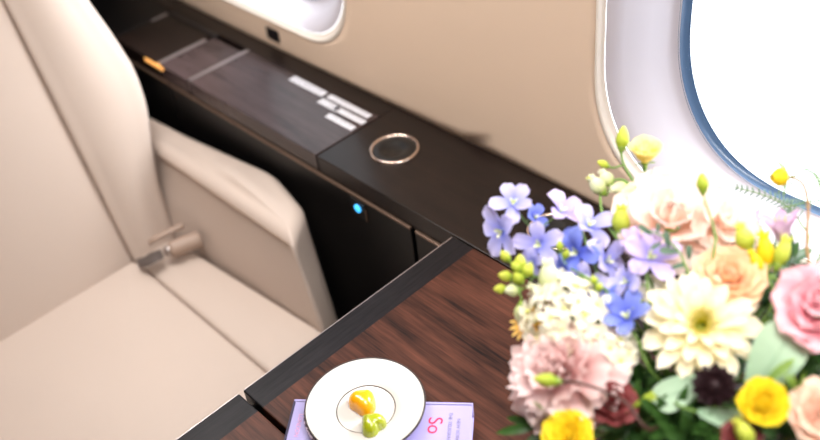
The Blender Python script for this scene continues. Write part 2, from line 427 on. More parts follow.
# ------------------------------------------------------------------ seat
seat = thing('cabin_seat', 'cream leather cabin seat facing the dark folding table', 'seat', (-1.4, .28, 0))
YC = .28
TR = .25      # recline: x = -1.6 - TR*(z-.43)
def backpt(y, h, d):
    """y across, h up the back from the crease, d out of the back's face"""
    n = Vector((1, 0, TR)).normalized(); u = Vector((-TR, 0, 1)).normalized()
    return Vector((-1.600, y, .43)) + u*h + n*d
def hw_at(h):
    T = [(-.12, .315), (0, .332), (.12, .350), (.215, .374), (.265, .392), (.32, .404), (.38, .404), (.45, .393), (.55, .372), (.64, .345), (.70, .315), (.735, .27)]
    for (a, va), (b, vb) in zip(T, T[1:]):
        if h <= b: t = (h-a)/(b-a); t = t*t*(3-2*t) if False else t; return va+(vb-va)*t
    return T[-1][1]
def cushion_ring(y0, y1, dback, dfront, puff, r0, r1, n=5):
    """closed outline in (y,d): rounded front corners r0 at y0, r1 at y1"""
    out = [(y0, dback)]
    for k in range(n+1):
        a = PI-k/n*PI/2; out.append((y0+r0+r0*math.cos(a), dfront-r0+r0*math.sin(a)))
    m_ = 8
    for k in range(1, m_):
        t = k/m_; out.append((y0+r0+(y1-r1-y0-r0)*t, dfront+puff*math.sin(PI*t)))
    for k in range(n+1):
        a = PI/2-k/n*PI/2; out.append((y1-r1+r1*math.cos(a), dfront-r1+r1*math.sin(a)))
    out.append((y1, dback))
    return out
HS = [-.12, -.06, 0, .04, .08, .12, .16, .20, .235, .27, .30, .34, .38, .42, .46, .5, .55, .6, .65, .69, .72, .735]
def back_part(name, fy0, fy1, dfront, puff, r0, r1, dback=-.15, swap=False):
    bm = bmesh.new(); rings = []
    hs = [HS[0]]+HS+[HS[-1]+.008]
    for i, h in enumerate(HS):
        e = 0
        if i >= len(HS)-3: e = (i-(len(HS)-4))*.012      # round over the top
        y0, y1 = fy0(h), fy1(h)
        rings.append([backpt(y, h, d-(e if d > -.05 else 0)) for y, d in cushion_ring(y0, y1, dback, dfront, puff, r0, r1)])
    loft(bm, rings)
    bmesh.ops.recalc_face_normals(bm, faces=bm.faces)
    o = obj(name, bm, M['leather'], seat, angle=60)
    return o
SM = .222
back_part('back_panel', lambda h: YC-SM, lambda h: YC+SM, .004, .016, .012, .012)
back_part('back_bolster', lambda h: YC+SM+.0005, lambda h: YC+hw_at(h)+.004, .012, .014, .010, .034)
back_part('back_bolster', lambda h: YC-hw_at(h)-.004, lambda h: YC-SM-.0005, .012, .014, .034, .010)

def slab_cushion(name, poly, z0, z1, rnd, puff=.0, m='leather'):
    """a cushion: plan polygon (list of xy), rounded over the top edge by rnd"""
    c = Vector((sum(p[0] for p in poly)/len(poly), sum(p[1] for p in poly)/len(poly)))
    def inset(s):
        out = []
        n = len(poly)
        for i in range(n):
            a, b, d = Vector(poly[i-1]), Vector(poly[i]), Vector(poly[(i+1) % n])
            e1 = (b-a).normalized(); e2 = (d-b).normalized()
            n1 = Vector((-e1.y, e1.x)); n2 = Vector((-e2.y, e2.x))
            nn = (n1+n2); nn = nn.normalized() if nn.length > 1e-5 else n1
            k = 1/max(.5, nn.dot(n1)); out.append(b+nn*s*k)
        return out
    rings = [[(p[0], p[1], z0) for p in inset(0)]]
    for k in range(0, 7):
        a = k/6*PI/2; rings.append([(p[0], p[1], z1-rnd+rnd*math.sin(a)) for p in inset(rnd*(1-math.cos(a)))])
    last = inset(rnd)
    for s, dz in ((.75, .45), (.45, .8), (.15, 1)):
        rings.append([(c.x+(p[0]-c.x)*s, c.y+(p[1]-c.y)*s, z1+puff*dz) for p in last])
    bm = bmesh.new(); loft(bm, rings)
    bmesh.ops.recalc_face_normals(bm, faces=bm.faces)
    return obj(name, bm, M[m], seat, angle=65)

def dens(poly, n=5, r=.03):
    """round a polygon's corners (ccw) with radius r and densify"""
    out = []; N_ = len(poly)
    for i in range(N_):
        rr = r[i] if isinstance(r, (list, tuple)) else r
        a, b, d = Vector(poly[i-1]), Vector(poly[i]), Vector(poly[(i+1) % N_])
        p0 = b+(a-b).normalized()*rr; p1 = b+(d-b).normalized()*rr
        for k in range(n+1):
            t = k/n; out.append(tuple(p0*(1-t)**2+b*2*t*(1-t)+p1*t*t))
        q1 = d+(b-d).normalized()*(r[(i+1) % N_] if isinstance(r, (list, tuple)) else r)
        for k in range(1, 4):
            t = k/4; out.append(tuple(p1*(1-t)+q1*t))
    return out
XFt = -.905
slab_cushion('seat_panel', dens([(-1.588, YC-SM), (XFt, YC-SM), (XFt, YC+SM), (-1.588, YC+SM)], r=.022), .27, .440, .014, .012)
slab_cushion('seat_bolster', dens([(-1.586, YC+SM+.0015), (XFt-.02, YC+SM+.001), (XFt-.06, YC+SM+.125), (-1.10, .637), (-1.586, .597)], r=.022), .27, .438, .012, .006)
slab_cushion('seat_bolster', dens([(-1.605, YC-.318), (-1.10, YC-.36), (XFt-.06, YC-SM-.125), (XFt-.02, YC-SM-.001), (-1.605, YC-SM-.001)], r=.022), .27, .438, .012, .006)
bm = bmesh.new(); add_box(bm, -1.66, -1.02, YC-.26, YC+.26, .09, .268, .03, 3); obj('seat_base', bm, M['leather'], seat)
bm = bmesh.new(); add_box(bm, -1.56, -1.12, YC-.18, YC+.18, .0, .09, .01, 2); obj('pedestal', bm, M['black'], seat, smooth=False)

def armrest(sgn):
    def P(x, y): return (x, y) if sgn > 0 else (x, 2*YC-y)
    # plan outlines at several heights: inner rear, inner front, outer front, outer mid, outer rear
    lv = [(.06, (-1.80, .600), (-1.085, .635), (-1.115, .700), (-1.30, .768), (-1.95, .722)),
          (.30, (-1.80, .600), (-1.085, .636), (-1.110, .690), (-1.28, .768), (-1.95, .722)),
          (.43, (-1.80, .602), (-1.100, .637), (-1.130, .692), (-1.28, .766), (-1.95, .722)),
          (.53, (-1.80, .640), (-1.120, .638), (-1.165, .706), (-1.32, .765), (-1.95, .722)),
          (.60, (-1.82, .668), (-1.138, .640), (-1.200, .722), (-1.36, .764), (-1.95, .722))]
    def ring(pts, z, ins=0, dn=0):
        c = Vector((sum(p[0] for p in pts)/5, sum(p[1] for p in pts)/5))
        poly = [Vector(P(*p)) for p in pts]
        if sgn < 0: poly.reverse()
        n = 5; q = []
        for i in range(n):
            a, b, d = poly[i-1], poly[i], poly[(i+1) % n]
            e1 = (b-a).normalized(); e2 = (d-b).normalized(); n1 = Vector((-e1.y, e1.x)); n2 = Vector((-e2.y, e2.x)); nn = (n1+n2).normalized()
            q.append(b+nn*ins/max(.5, nn.dot(n1)))
        rad = [.012, .014, .035, .035, .012]
        if sgn < 0: rad.reverse()
        return [(x, y, z - dn*max(0, (x+1.30)/.16)**2 - max(0, z-.43)/.22*.045*max(0, min(1, (-1.15-x)/.55))) for x, y in dens([tuple(v) for v in q], n=6, r=[max(.003, r-.2*ins) for r in rad])]
    rings = [ring(l[1:], l[0]) for l in lv]
    top = lv[-1][1:]
    zt, rn = .648, .030
    for k in range(1, 8):
        a = k/7*PI/2; rings.append(ring(top, zt-rn+rn*math.sin(a), rn*(1-math.cos(a)), .004))
    last = rings[-1]; cx = sum(p[0] for p in last)/len(last); cy = sum(p[1] for p in last)/len(last)
    for s in (.7, .35): rings.append([(cx+(p[0]-cx)*s, cy+(p[1]-cy)*s, p[2]+.004*(1-s)) for p in last])
    bm = bmesh.new(); loft(bm, rings); bmesh.ops.recalc_face_normals(bm, faces=bm.faces)
    a_ = obj('armrest', bm, M['leather'], seat, angle=70)
    # stitched seam below the top pad on the inner side
    bm = bmesh.new(); pts = [Vector((*P(x, .6405-(x+1.138)*.041), .628-.040*(-1.15-x)/.55)) for x in np.linspace(-1.66, -1.155, 12)]
    tube(bm, [p+Vector((0, -.0008*sgn, 0)) for p in pts], .0012, n=6)
    obj('stitched_seam', bm, M['leather_dark'], a_)
armrest(1); armrest(-1)

# seat belt in the corner of the seat
sb = thing('seat_belt', 'rolled seat belt with metal buckle in the corner of the cream seat', 'seat belt', (-1.54, .53, .447))
e = Vector((.30, .95, 0)).normalized()   # across the seat
g = Vector((.95, -.30, 0)).normalized()
def bpt(a, b, z): return Vector((-1.507, .556, .4565))+e*a+g*b+Vector((0, 0, z))
bm = bmesh.new()                          # leather-covered roll
prof = [(.010, 0), (.0165, .002), (.018, .008), (.018, .062), (.0165, .068), (.010, .070), (.001, .070)]
lathe(bm, [(.001, 0)]+prof, bpt(-.002, .004, .019), 24, axis=e); obj('buckle_sleeve', bm, M['sleeve'], sb)
bm = bmesh.new(); lathe(bm, [(.001, -.013), (.008, -.0125), (.0115, -.009), (.0115, .001)], bpt(-.002, .004, .019), 24, axis=e); obj('buckle_button', bm, M['buckle'], sb)
bm = bmesh.new()
rings = []
for a, b, z, w_ in ((-.072, -.012, .003, .013), (-.066, -.008, .006, .015), (-.055, .000, .010, .016), (-.04, .004, .016, .018), (-.018, .004, .018, .015)):
    rings.append([bpt(a, b+dx*w_, z+dz) for dx, dz in ((-1, -.001), (-.6, -.003), (.6, -.003), (1, -.001), (1, .001), (.6, .003), (-.6, .003), (-1, .001))])
loft(bm, rings); bmesh.ops.recalc_face_normals(bm, faces=bm.faces); obj('webbing', bm, M['webbing'], sb)
bm = bmesh.new(); rings = []
for a, z, w_ in ((-.035, .035, .006), (-.02, .040, .0075), (.01, .044, .0075), (.035, .047, .007), (.045, .046, .004)):
    rings.append([bpt(a, -.024+dx*w_, z+dz) for dx, dz in ((-1, 0), (-.7, -.004), (.7, -.004), (1, 0), (.7, .004), (-.7, .004))])
loft(bm, rings); bmesh.ops.recalc_face_normals(bm, faces=bm.faces); obj('belt_tongue', bm, M['sleeve'], sb)

# ------------------------------------------------------------------ book
E1 = Vector((.768, .640, 0)).normalized(); E2 = Vector((E1.y, -E1.x, 0))
BO = Vector((-.766, .374, ZT+.0005))       # the far left corner on the table
BW, BL, BH = .2435, .30, .026
bang = math.atan2(E1.y, E1.x)
bk = thing('book', 'lilac book with crimson and purple lettering lying under the white plate', 'book', BO)
def bbox(name, u0, u1, v0, v1, z0, z1, m, bev=.0006):
    bm = bmesh.new(); add_box(bm, u0, u1, v0, v1, z0, z1, bev)
    for v in bm.verts: v.co = E1*v.co.x + E2*v.co.y + Vector((0, 0, v.co.z))
    bmesh.ops.reverse_faces(bm, faces=bm.faces)
    bmesh.ops.recalc_face_normals(bm, faces=bm.faces)
    return obj(name, bm, m, bk, smooth=False, world=False)
bbox('back_cover', 0, BW, 0, BL, 0, .0026, M['cover'])
bbox('pages', .004, BW-.004, .003, BL-.004, .0026, BH-.0026, M['bookedge'])
fc = bbox('front_cover', .0028, BW, 0, BL, BH-.0026, BH, M['cover'])
bbox('cover_edge', -.0004, .0027, 0, BL, BH-.0028, BH+.0002, M['navy'])
bbox('spine', 0, BW, -.003, .0028, 0, BH, M['cover'], .0010)
def text(s, u, v, size, m, name, ext=.0002, bold=0):
    cu = bpy.data.curves.new(name, 'FONT'); cu.body = s; cu.size = size; cu.extrude = ext; cu.offset = bold
    o = bpy.data.objects.new(name, cu); C.objects.link(o); dg = bpy.context.evaluated_depsgraph_get()
    me = bpy.data.meshes.new_from_object(o.evaluated_get(dg)); bpy.data.objects.remove(o)
    me.materials.clear(); me.materials.append(m)
    t = bpy.data.objects.new(name, me); C.objects.link(t); t.parent = fc
    R3 = Matrix((E2, E1, Vector((0, 0, 1)))).transposed().to_4x4()
    t.matrix_local = Matrix.Translation(E1*u+E2*v+Vector((0, 0, BH+.0002))) @ R3
    return t
text('So', .1875, .022, .027, M['red'], 'title_lettering')
text('THE TELEGRAPH', .2135, .014, .0068, M['grey'], 'small_lettering')
text('NEW YORK', .2245, .024, .0068, M['grey'], 'small_lettering')
text('un', .138, .035, .030, M['magenta'], 'title_lettering', bold=.0006)
text('LONDON', .012, .022, .0085, M['pink'], 'small_lettering')
zb = ZT+.0005+BH

# ------------------------------------------------------------------ plates
PC = Vector((-.6735, .4255, 0))
def plate(name, label, zb_, R, h, mats, foot=.045, group=None):
    root = thing(name, label, 'plate', (PC.x, PC.y, zb_))
    return root
zs = zb_ = zb+.0003
SC = PC+Vector((-.0015, -.0055, 0))
sc_ = thing('saucer', 'plum lattice patterned saucer between the lilac book and the white plate', 'saucer', (SC.x, SC.y, zs))
bm = bmesh.new(); lathe(bm, [(.001, .003), (.034, .003), (.036, 0), (.040, 0), (.041, .002), (.058, .005), (.073, .0125), (.0765, .0145), (.077, .0155), (.0755, .0158), (.057, .0078), (.040, .0055), (.001, .0055)], (SC.x, SC.y, zs), 96)
bmesh.ops.recalc_face_normals(bm, faces=bm.faces); obj('saucer_dish', bm, M['lattice'], sc_)
zp = zs+.0058
pt = thing('side_plate', 'round white china plate with thin dark rim line holding two hearts', 'plate', (PC.x, PC.y, zp))
bm = bmesh.new(); lathe(bm, [(.001, .002), (.034, .002), (.0355, 0), (.038, 0), (.0395, .0025), (.050, .006), (.070, .0115), (.0785, .0138), (.0800, .0146), (.0796, .0153), (.0785, .0152), (.0700, .0131), (.050, .0086), (.0415, .0062), (.0385, .0045), (.036, .0040), (.001, .0040)], (PC.x, PC.y, zp), 128)
bmesh.ops.recalc_face_normals(bm, faces=bm.faces); obj('dish', bm, M['china'], pt)
bm = bmesh.new(); lathe(bm, [(.0783, .0153), (.0795, .0160), (.0806, .0152), (.0805, .0136), (.0792, .0130)], (PC.x, PC.y, zp), 128); obj('rim_band', bm, M['line'], pt)
bm = bmesh.new(); lathe(bm, [(.0383, .0043), (.0387, .00515), (.0396, .0054), (.0401, .0049)], (PC.x, PC.y, zp), 128); obj('well_line', bm, M['line'], pt)

def heart(name, label, px, py, ang, size, m, h=.018, mix=.68):
    z = zp+.0043
    d = ((z+.006)-EYE.z)/(fw + RT*((px-410)/F) - UP*((py-220)/F)).z
    c = at(px, py, d)
    # heart outline, swept up into a rounded pillow
    out = []
    n = 48
    for k in range(n):
        t = 2*PI*k/n
        x = 16*math.sin(t)**3/17; y = (13*math.cos(t)-5*math.cos(2*t)-2*math.cos(3*t)-math.cos(4*t)+2.5)/17
        out.append((x*mix+(1-mix)*1.05*math.sin(t), y*mix+(1-mix)*math.cos(t)))
    bm = bmesh.new(); rings = []
    for k in range(11):
        a = k/10*PI/2
        s = math.cos(a)**.62 if k < 10 else .03
        zz = math.sin(a)*h
        s0 = s
        rings.append([Vector((c.x+size/2*s0*(x*math.cos(ang)-y*math.sin(ang)), c.y+size/2*s0*(x*math.sin(ang)+y*math.cos(ang)), z+.001+zz*(1 if k else 0))) for x, y in out])
    rings.insert(0, [p*1+Vector((0, 0, -.001)) for p in rings[0]])
    loft(bm, rings); bmesh.ops.recalc_face_normals(bm, faces=bm.faces)
    bmesh.ops.translate(bm, verts=bm.verts, vec=-Vector((c.x, c.y, z)))
    o = obj(name, bm, m); o.location = (c.x, c.y, z)
    tag(o, label, 'chocolate')
    return o
heart('heart_chocolate', 'glossy yellow heart-shaped chocolate on the white plate', 363, 402, math.radians(185), .040, M['yellowchoc'], .020, .42)
heart('heart_chocolate', 'glossy lime green heart-shaped chocolate on the white plate', 372, 425, math.radians(-84), .0375, M['greenchoc'], .020, .6)

# ------------------------------------------------------------------ bouquet
VC = Vector((-.325, .605, ZT))
CORE = Vector((-.345, .615, .90))       # where the stems gather in the vase mouth
vs_ = thing('vase', 'dark glossy vase on the table, its mouth hidden under the mixed flowers', 'vase', VC)
bm = bmesh.new(); lathe(bm, [(.001, .001), (.045, .001), (.052, .006), (.062, .05), (.064, .085), (.058, .125), (.048, .150), (.050, .160), (.046, .160), (.044, .150), (.054, .125), (.060, .085), (.058, .05), (.046, .010), (.001, .008)], VC, 64)
bmesh.ops.recalc_face_normals(bm, faces=bm.faces); obj('vase_body', bm, M['vase'], vs_)

class Petals:
    def __init__(self): self.bm = bmesh.new(); self.t = self.bm.verts.layers.float.new('t')
    def petal(self, Mx, Ln, W, a0=70, a1=-30, cup=.25, ruffle=0, rf=4, shape='round', ns=6, nt=7, notch=0, twist=0, t0=0., t1=1., thick=0):
        """a petal growing from the origin of Mx along +Y, lifted a0 degrees, bending to a0+a1 at its tip"""
        ph = random.uniform(0, 6.28); cols = []
        y = z = 0
        for i in range(nt+1):
            t = i/nt
            if i:
                a = math.radians(a0+a1*(t-.5/nt)); y += Ln/nt*math.cos(a); z += Ln/nt*math.sin(a)
            if shape == 'round': w = W*(max(0, t+.04)**.55)*(max(.0, 1-t**3.6)**.5)
            elif shape == 'point': w = W*1.55*(max(0, t+.02)**.7)*(max(0, 1-t)**.6)
            elif shape == 'long': w = W*(max(0, t+.05)**.35)*(max(0, 1-t**5)**.5)
            elif shape == 'leaf': w = W*1.9*(max(0, t+.01)**.8)*(max(0, 1-t)**.75)
            elif shape == 'fan': w = W*(t*.9+.1)*(1-.25*max(0, t-.8)/.2)
            w = max(w, W*.03)
            row = []
            al = math.radians(a0+a1*t); nrm = Vector((0, -math.sin(al), math.cos(al)))
            for j in range(ns+1):
                s = -1+2*j/ns
                tl = 1
                p = Vector((s*w, y, z)) + nrm*(cup*s*s*w)
                if notch: p += Vector((0, math.cos(al), math.sin(al)))*(-notch*Ln*max(0, 1-abs(s)*2.2)*t**4)
                if ruffle: p += nrm*(ruffle*Ln*t*t*math.sin(rf*s*3.0+ph)) + Vector((0, math.cos(al), math.sin(al)))*(ruffle*.5*Ln*t*t*math.sin(rf*s*5.1+ph*2))
                if twist: p += nrm*twist*s*w*t
                v = self.bm.verts.new(Mx @ p); v[self.t] = t0+(t1-t0)*t; row.append(v)
            cols.append(row)
        for a, b in zip(cols, cols[1:]):
            for j in range(ns): self.bm.faces.new((a[j], a[j+1], b[j+1], b[j]))
    def blob(self, Mx, prof, n=16, t0=0, t1=1, lobes=0, amp=0):
        """a spun bud; prof = (radius, height)"""
        h0, h1 = prof[0][1], prof[-1][1]; rings = []
        for r, h in prof:
            row = []
            for k in range(n):
                a = 2*PI*k/n; rr = r*(1+amp*math.cos(lobes*a+h*60)) if lobes else r
                v = self.bm.verts.new(Mx @ Vector((rr*math.cos(a), rr*math.sin(a), h))); v[self.t] = t0+(t1-t0)*(h-h0)/(h1-h0); row.append(v)
            rings.append(row)
        for a, b in zip(rings, rings[1:]):
            for k in range(n): self.bm.faces.new((a[k], a[(k+1) % n], b[(k+1) % n], b[k]))
        self.bm.faces.new(list(reversed(rings[0]))); self.bm.faces.new(rings[-1])

def frame(pos, d, roll=0):
    d = Vector(d).normalized()
    return Matrix.Translation(pos) @ d.to_track_quat('Z', 'Y').to_matrix().to_4x4() @ Matrix.Rotation(roll, 4, 'Z')
def spin(a, r=0, z=0, tilt=0): return Matrix.Rotation(a, 4, 'Z') @ Matrix.Translation((0, r, z)) @ Matrix.Rotation(tilt, 4, 'X')
TOCAM = lambda p: (EYE-p).normalized()
def facing(p, cam_=.5, up=.4, out=.4, extra=(0, 0, 0)):
    o = (p-CORE).normalized()
    return (TOCAM(p)*cam_+Vector((0, 0, 1))*up+o*out+Vector(extra)).normalized()
def stem_to(root, pos, d, r0=.0022, r1=.0016, m='stem', foot=None, bow=.35, name='stem'):
    f_ = foot or (VC+Vector((random.uniform(-.028, .028), random.uniform(-.028, .028), .03)))
    mouth = VC+Vector(((f_-VC).x*-.6, (f_-VC).y*-.6, .155))
    L1 = (pos-mouth).length
    pts = [f_]+bez(mouth, mouth+Vector((0, 0, L1*.3))+(pos-mouth)*.1, pos-Vector(d)*L1*bow, pos, 12)
    bm = bmesh.new(); tube(bm, pts, r0, r1, 7); return obj(name, bm, M[m], root)
def bloom_thing(name, label, cat, pos, group=None):
    return thing(name, label, cat, (VC.x, VC.y, VC.z+.02), group)

def calyx(root, Fm, r, n=5, L_=None, m='calyx', name='calyx'):
    P = Petals(); L_ = L_ or r*1.6
    P.blob(Fm, [(.0015, -r*.9), (r*.5, -r*.6), (r*.62, -r*.2), (r*.45, .0)], 12)
    for k in range(n): P.petal(Fm @ spin(2*PI*k/n, r*.3, -r*.35), L_, r*.32, 35, -45, .2, shape='point', ns=4, nt=5)
    return obj(name, P.bm, M[m], root)

def rose(name, label, pos, d, R, mm, layers=6, open_=1.0, ruffle=.04, n0=3, stem='stem', inner_tilt=86, cat='flower', shape='round', outer=12, m_inner=None, dens_=1.0, notch=.06):
    """layered cup: petals from a tight heart to an open outer ring"""
    root = bloom_thing(name, label, cat, pos); Fm = frame(pos, d, random.uniform(0, 6))
    P = Petals()
    for k in range(layers):
        f_ = k/(layers-1)
        n = int(round((n0+k*1.15)*dens_)); a0 = inner_tilt+(outer-inner_tilt)*f_**1.25*open_
        Ln = R*(.50+.56*f_); W = R*(.26+.40*f_)
        for j in range(n):
            ang = 2*PI*j/n+k*1.3+random.uniform(-.12, .12)
            P.petal(Fm @ spin(ang, R*(.04+.16*f_), R*(.10-.30*f_)), Ln*random.uniform(.93, 1.07), W*random.uniform(.92, 1.08), a0+18+random.uniform(-5, 5), -36*f_-(8 if f_ < .5 else 0)+ (28 if f_ < .35 else 0), cup=.42*(1-.55*f_), ruffle=ruffle, rf=random.uniform(2, 4), shape=shape, ns=8, nt=8, notch=notch)
    b = obj('bloom', P.bm, mm, root)
    calyx(root, frame(pos-Vector(d).normalized()*R*.28, d), R*.28)
    stem_to(root, pos-Vector(d).normalized()*R*.45, d, .003, .0024, stem)
    return root

PM = {
 'peach_pale': petal_mat('pale peach petals', (250, 220, 202), (250, 232, 222), .40),
 'peach': petal_mat('peach petals', (252, 190, 130), (254, 220, 186), .40),
 'apricot': petal_mat('soft apricot petals', (238, 180, 150), (250, 220, 200), .35),
 'pink': petal_mat('pink peony petals', (242, 140, 162), (252, 206, 214), .35, p=.8),
 'dusty': petal_mat('dusty pink petals', (222, 164, 162), (250, 228, 226), .32, p=1.2),
 'cream': petal_mat('cream petals', (240, 224, 60), (252, 244, 224), .35, p=.45),
 'white': petal_mat('ivory florets', (238, 234, 196), (252, 248, 234), .35, p=.6),
 'yellow': petal_mat('yellow petals', (246, 204, 16), (250, 228, 50), .30),
 'paleyellow': petal_mat('pale yellow petals', (250, 236, 130), (254, 246, 190), .40),
 'lime': petal_mat('lime bud', (142, 168, 40), (206, 216, 84), .30),
 'limeyellow': petal_mat('yellow lime bud', (168, 190, 52), (228, 230, 104), .35),
 'palegreen': petal_mat('pale green bud', (206, 220, 130), (250, 250, 226), .35),
 'lilac': petal_mat('lilac blue petals', (140, 148, 236), (222, 214, 248), .35, p=.9),
 'lilac_pink': petal_mat('lilac pink petals', (170, 160, 238), (226, 206, 240), .35),
 'blue': petal_mat('deep blue petals', (84, 100, 214), (150, 164, 240), .35, p=.9),
 'mauve': petal_mat('pale mauve petals', (240, 226, 236), (206, 160, 200), .40),
 'dark': petal_mat('near black petals', (22, 12, 14), (40, 20, 24), .05, .5),
 'burgundy': petal_mat('dusty burgundy petals', (84, 30, 32), (138, 62, 62), .25),
 'amber': petal_mat('small amber petals', (226, 150, 40), (250, 214, 120), .3),
}

# --- large blooms -------------------------------------------------------------
def R_at(px, d): return px/F*d
p = at(672, 222, 1.06)
rose('garden_rose', 'large pale peach garden rose at the top of the bouquet before the window', p, facing(p, .55, .35, .2, (.0, .0, 0)), R_at(52, 1.06), PM['peach_pale'], 5, open_=1.0, ruffle=.05, n0=2, dens_=.95)
p = at(722, 226, 1.045)
rose('garden_rose', 'pale peach rose overlapping the right of the big one, below a lime bud', p, facing(p, .4, .3, .3, (.25, .1, 0)), R_at(35, 1.045), PM['peach_pale'], 5, open_=.95, ruffle=.05, n0=2)
p = at(728, 281, .995)
rose('ranunculus', 'apricot peach ranunculus between the cream dahlia and pale peach roses', p, facing(p, .45, .6, .1), R_at(33, .995), PM['peach'], 7, open_=.75, ruffle=.02, n0=4)
p = at(821, 310, .93)
rose('peony', 'big pink peony at the right edge of the bouquet', p, facing(p, .6, .25, .2, (-.2, -.1, 0)), R_at(48, .93), PM['pink'], 5, open_=.62, ruffle=.06, n0=3)
p = at(822, 414, .88)
rose('garden_rose', 'soft apricot rose at the lower right corner below the pink peony', p, facing(p, .5, .4, .2), R_at(30, .88), PM['apricot'], 6, ruffle=.04)
p = at(645, 157, 1.10)
rose('ranunculus', 'pale yellow rosebud standing high in front of the window edge', p, facing(p, .15, .8, .1, (.0, 0, 0)), R_at(22, 1.10), PM['paleyellow'], 5, open_=.42, ruffle=.02, outer=25)
p = at(762, 406, .90)
rose('ranunculus', 'bright yellow ranunculus below the pale eucalyptus leaf', p, facing(p, .5, .5, .1), R_at(27, .90), PM['yellow'], 7, open_=.55, ruffle=.02, n0=5, dens_=1.1)
p = at(568, 437, .95)
rose('ranunculus', 'bright yellow flower at the bottom edge under the dusty pink carnation', p, facing(p, .5, .5, .1), R_at(25, .95), PM['yellow'], 6, open_=.8, ruffle=.03)

# carnation
def carnation(name, label, pos, d, R, mm):
    root = bloom_thing(name, label, 'flower', pos); Fm = frame(pos, d); P = Petals()
    for k in range(6):
        f_ = k/5; n = 4+int(k*1.1); a0 = 88-84*f_
        for j in range(n):
            P.petal(Fm @ spin(2*PI*j/n+k*.9+random.uniform(-.2, .2), R*.10*f_, R*(.12-.22*f_)), R*(.62+.42*f_)*random.uniform(.9, 1.08), R*(.34+.22*f_), a0+10+random.uniform(-9, 9), -24*f_, cup=.25, ruffle=.085, rf=random.uniform(2, 3.5), shape='fan', ns=8, nt=7)
    obj('bloom', P.bm, mm, root)
    calyx(root, frame(pos-Vector(d).normalized()*R*.30, d), R*.26); stem_to(root, pos-Vector(d).normalized()*R*.5, d, .003, .0024)
p = at(567, 374, 1.0)
carnation('carnation', 'large ruffled dusty pink carnation at the lower left of the bouquet', p, facing(p, .45, .35, .45), R_at(54, 1.0), PM['dusty'])

# dahlia
def dahlia(name, label, pos, d, R, mm):
    root = bloom_thing(name, label, 'flower', pos); Fm = frame(pos, d); P = Petals()
    for k, (n, a0, Ln, W) in enumerate(((13, 4, 1.0, .17), (14, 17, .97, .165), (13, 32, .84, .15), (10, 50, .62, .12)  )):
        for j in range(n):
            P.petal(Fm @ spin(2*PI*(j+.5*(k % 2))/n+random.uniform(-.09, .09), R*.10, R*(-.06+.03*k)), R*Ln*random.uniform(.86, 1.06), R*W*random.uniform(.9, 1.15), a0+random.uniform(-7, 7), -16, cup=.55, shape='long', ns=6, nt=8, twist=random.uniform(-.2, .2))
    obj('bloom', P.bm, mm, root)
    P = Petals()
    for k in range(70):
        r = R*.27*math.sqrt((k+.5)/70); a = k*2.39996
        P.petal(Fm @ spin(a, r, R*.05), R*.27*random.uniform(.7, 1.1), R*.032, 78, 14, .3, shape='point', ns=2, nt=4)
    obj('flower_center', P.bm, petal_mat('yellow green heart', (156, 168, 20), (238, 220, 40), .25), root)
    calyx(root, frame(pos-Vector(d).normalized()*R*.12, d), R*.26); stem_to(root, pos-Vector(d).normalized()*R*.3, d, .003, .0024)
p = at(701, 326, .97)
dahlia('dahlia', 'cream dahlia with a yellow green heart in the middle of the bouquet', p, facing(p, .75, .45, .05), R_at(57, .97), PM['cream'])

# cluster of ivory florets (stock / hydrangea like)
def floret_ball(name, label, pos, d, R, mm, n, fr, m_eye, squash=.7, ftip='round'):
    root = bloom_thing(name, label, 'flower', pos); Fm = frame(pos, d); P = Petals(); Q = Petals()
    for k in range(n):
        u = 1-(k+.5)/n*1.25; a = k*2.39996+random.uniform(-.25, .25); s = math.sqrt(max(0, 1-u*u))
        nn = Vector((s*math.cos(a), s*math.sin(a), u)); q = Vector((nn.x*R, nn.y*R, nn.z*R*squash))*random.uniform(.88, 1.05)
        G = Fm @ frame(q, nn+Vector((random.uniform(-.3, .3), random.uniform(-.3, .3), random.uniform(-.2, .3))), random.uniform(0, 6))
        m_ = random.choice((5, 5, 6))
        for j in range(m_): P.petal(G @ spin(2*PI*j/m_, 0, 0), fr*random.uniform(.85, 1.15), fr*.42, random.uniform(15, 50), -30, .25, shape=ftip, ns=4, nt=4)
        Q.blob(G, [(fr*.05, -.001), (fr*.16, fr*.05), (fr*.13, fr*.2), (fr*.03, fr*.26)], 6)
    for k in range(24):   # little branching stalks under the florets
        a = k*2.4; q = Fm @ Vector((math.cos(a)*R*.6, math.sin(a)*R*.6, R*.2*squash))
    obj('florets', P.bm, mm, root); obj('floret_eyes', Q.bm, m_eye, root)
    bm = bmesh.new(); c0 = Fm @ Vector((0, 0, -R*.55))
    for k in range(0, n, 2):
        u = 1-(k+.5)/n*1.25; a = k*2.39996; s = math.sqrt(max(0, 1-u*u))
        tube(bm, [c0, Fm @ Vector((s*math.cos(a)*R*.85, s*math.sin(a)*R*.85, u*R*squash*.85))], .0012, .0008, 5)
    obj('flower_stalks', bm, M['calyx'], root)
    stem_to(root, c0, d, .003, .0025)
eye = mat('pale green eye', (206, 206, 110), .5)
eye2 = mat('dull olive eye', (150, 140, 70), .5)
p = at(566, 318, 1.02)
floret_ball('floret_cluster', 'ivory cluster of small florets above the dusty pink carnation', p, facing(p, .55, .45, .35), R_at(40, 1.02), PM['white'], 40, .0175, eye)
p = at(606, 352, 1.0)
floret_ball('floret_cluster', 'smaller ivory floret cluster between carnation and dahlia', p, facing(p, .6, .4, .2), R_at(27, 1.0), PM['white'], 20, .0165, eye)
p = at(655, 300, 1.04)
floret_ball('floret_cluster', 'blush ivory floret cluster showing left above the cream dahlia', p, facing(p, .5, .6, .0), R_at(16, 1.04), PM['white'], 12, .016, eye)

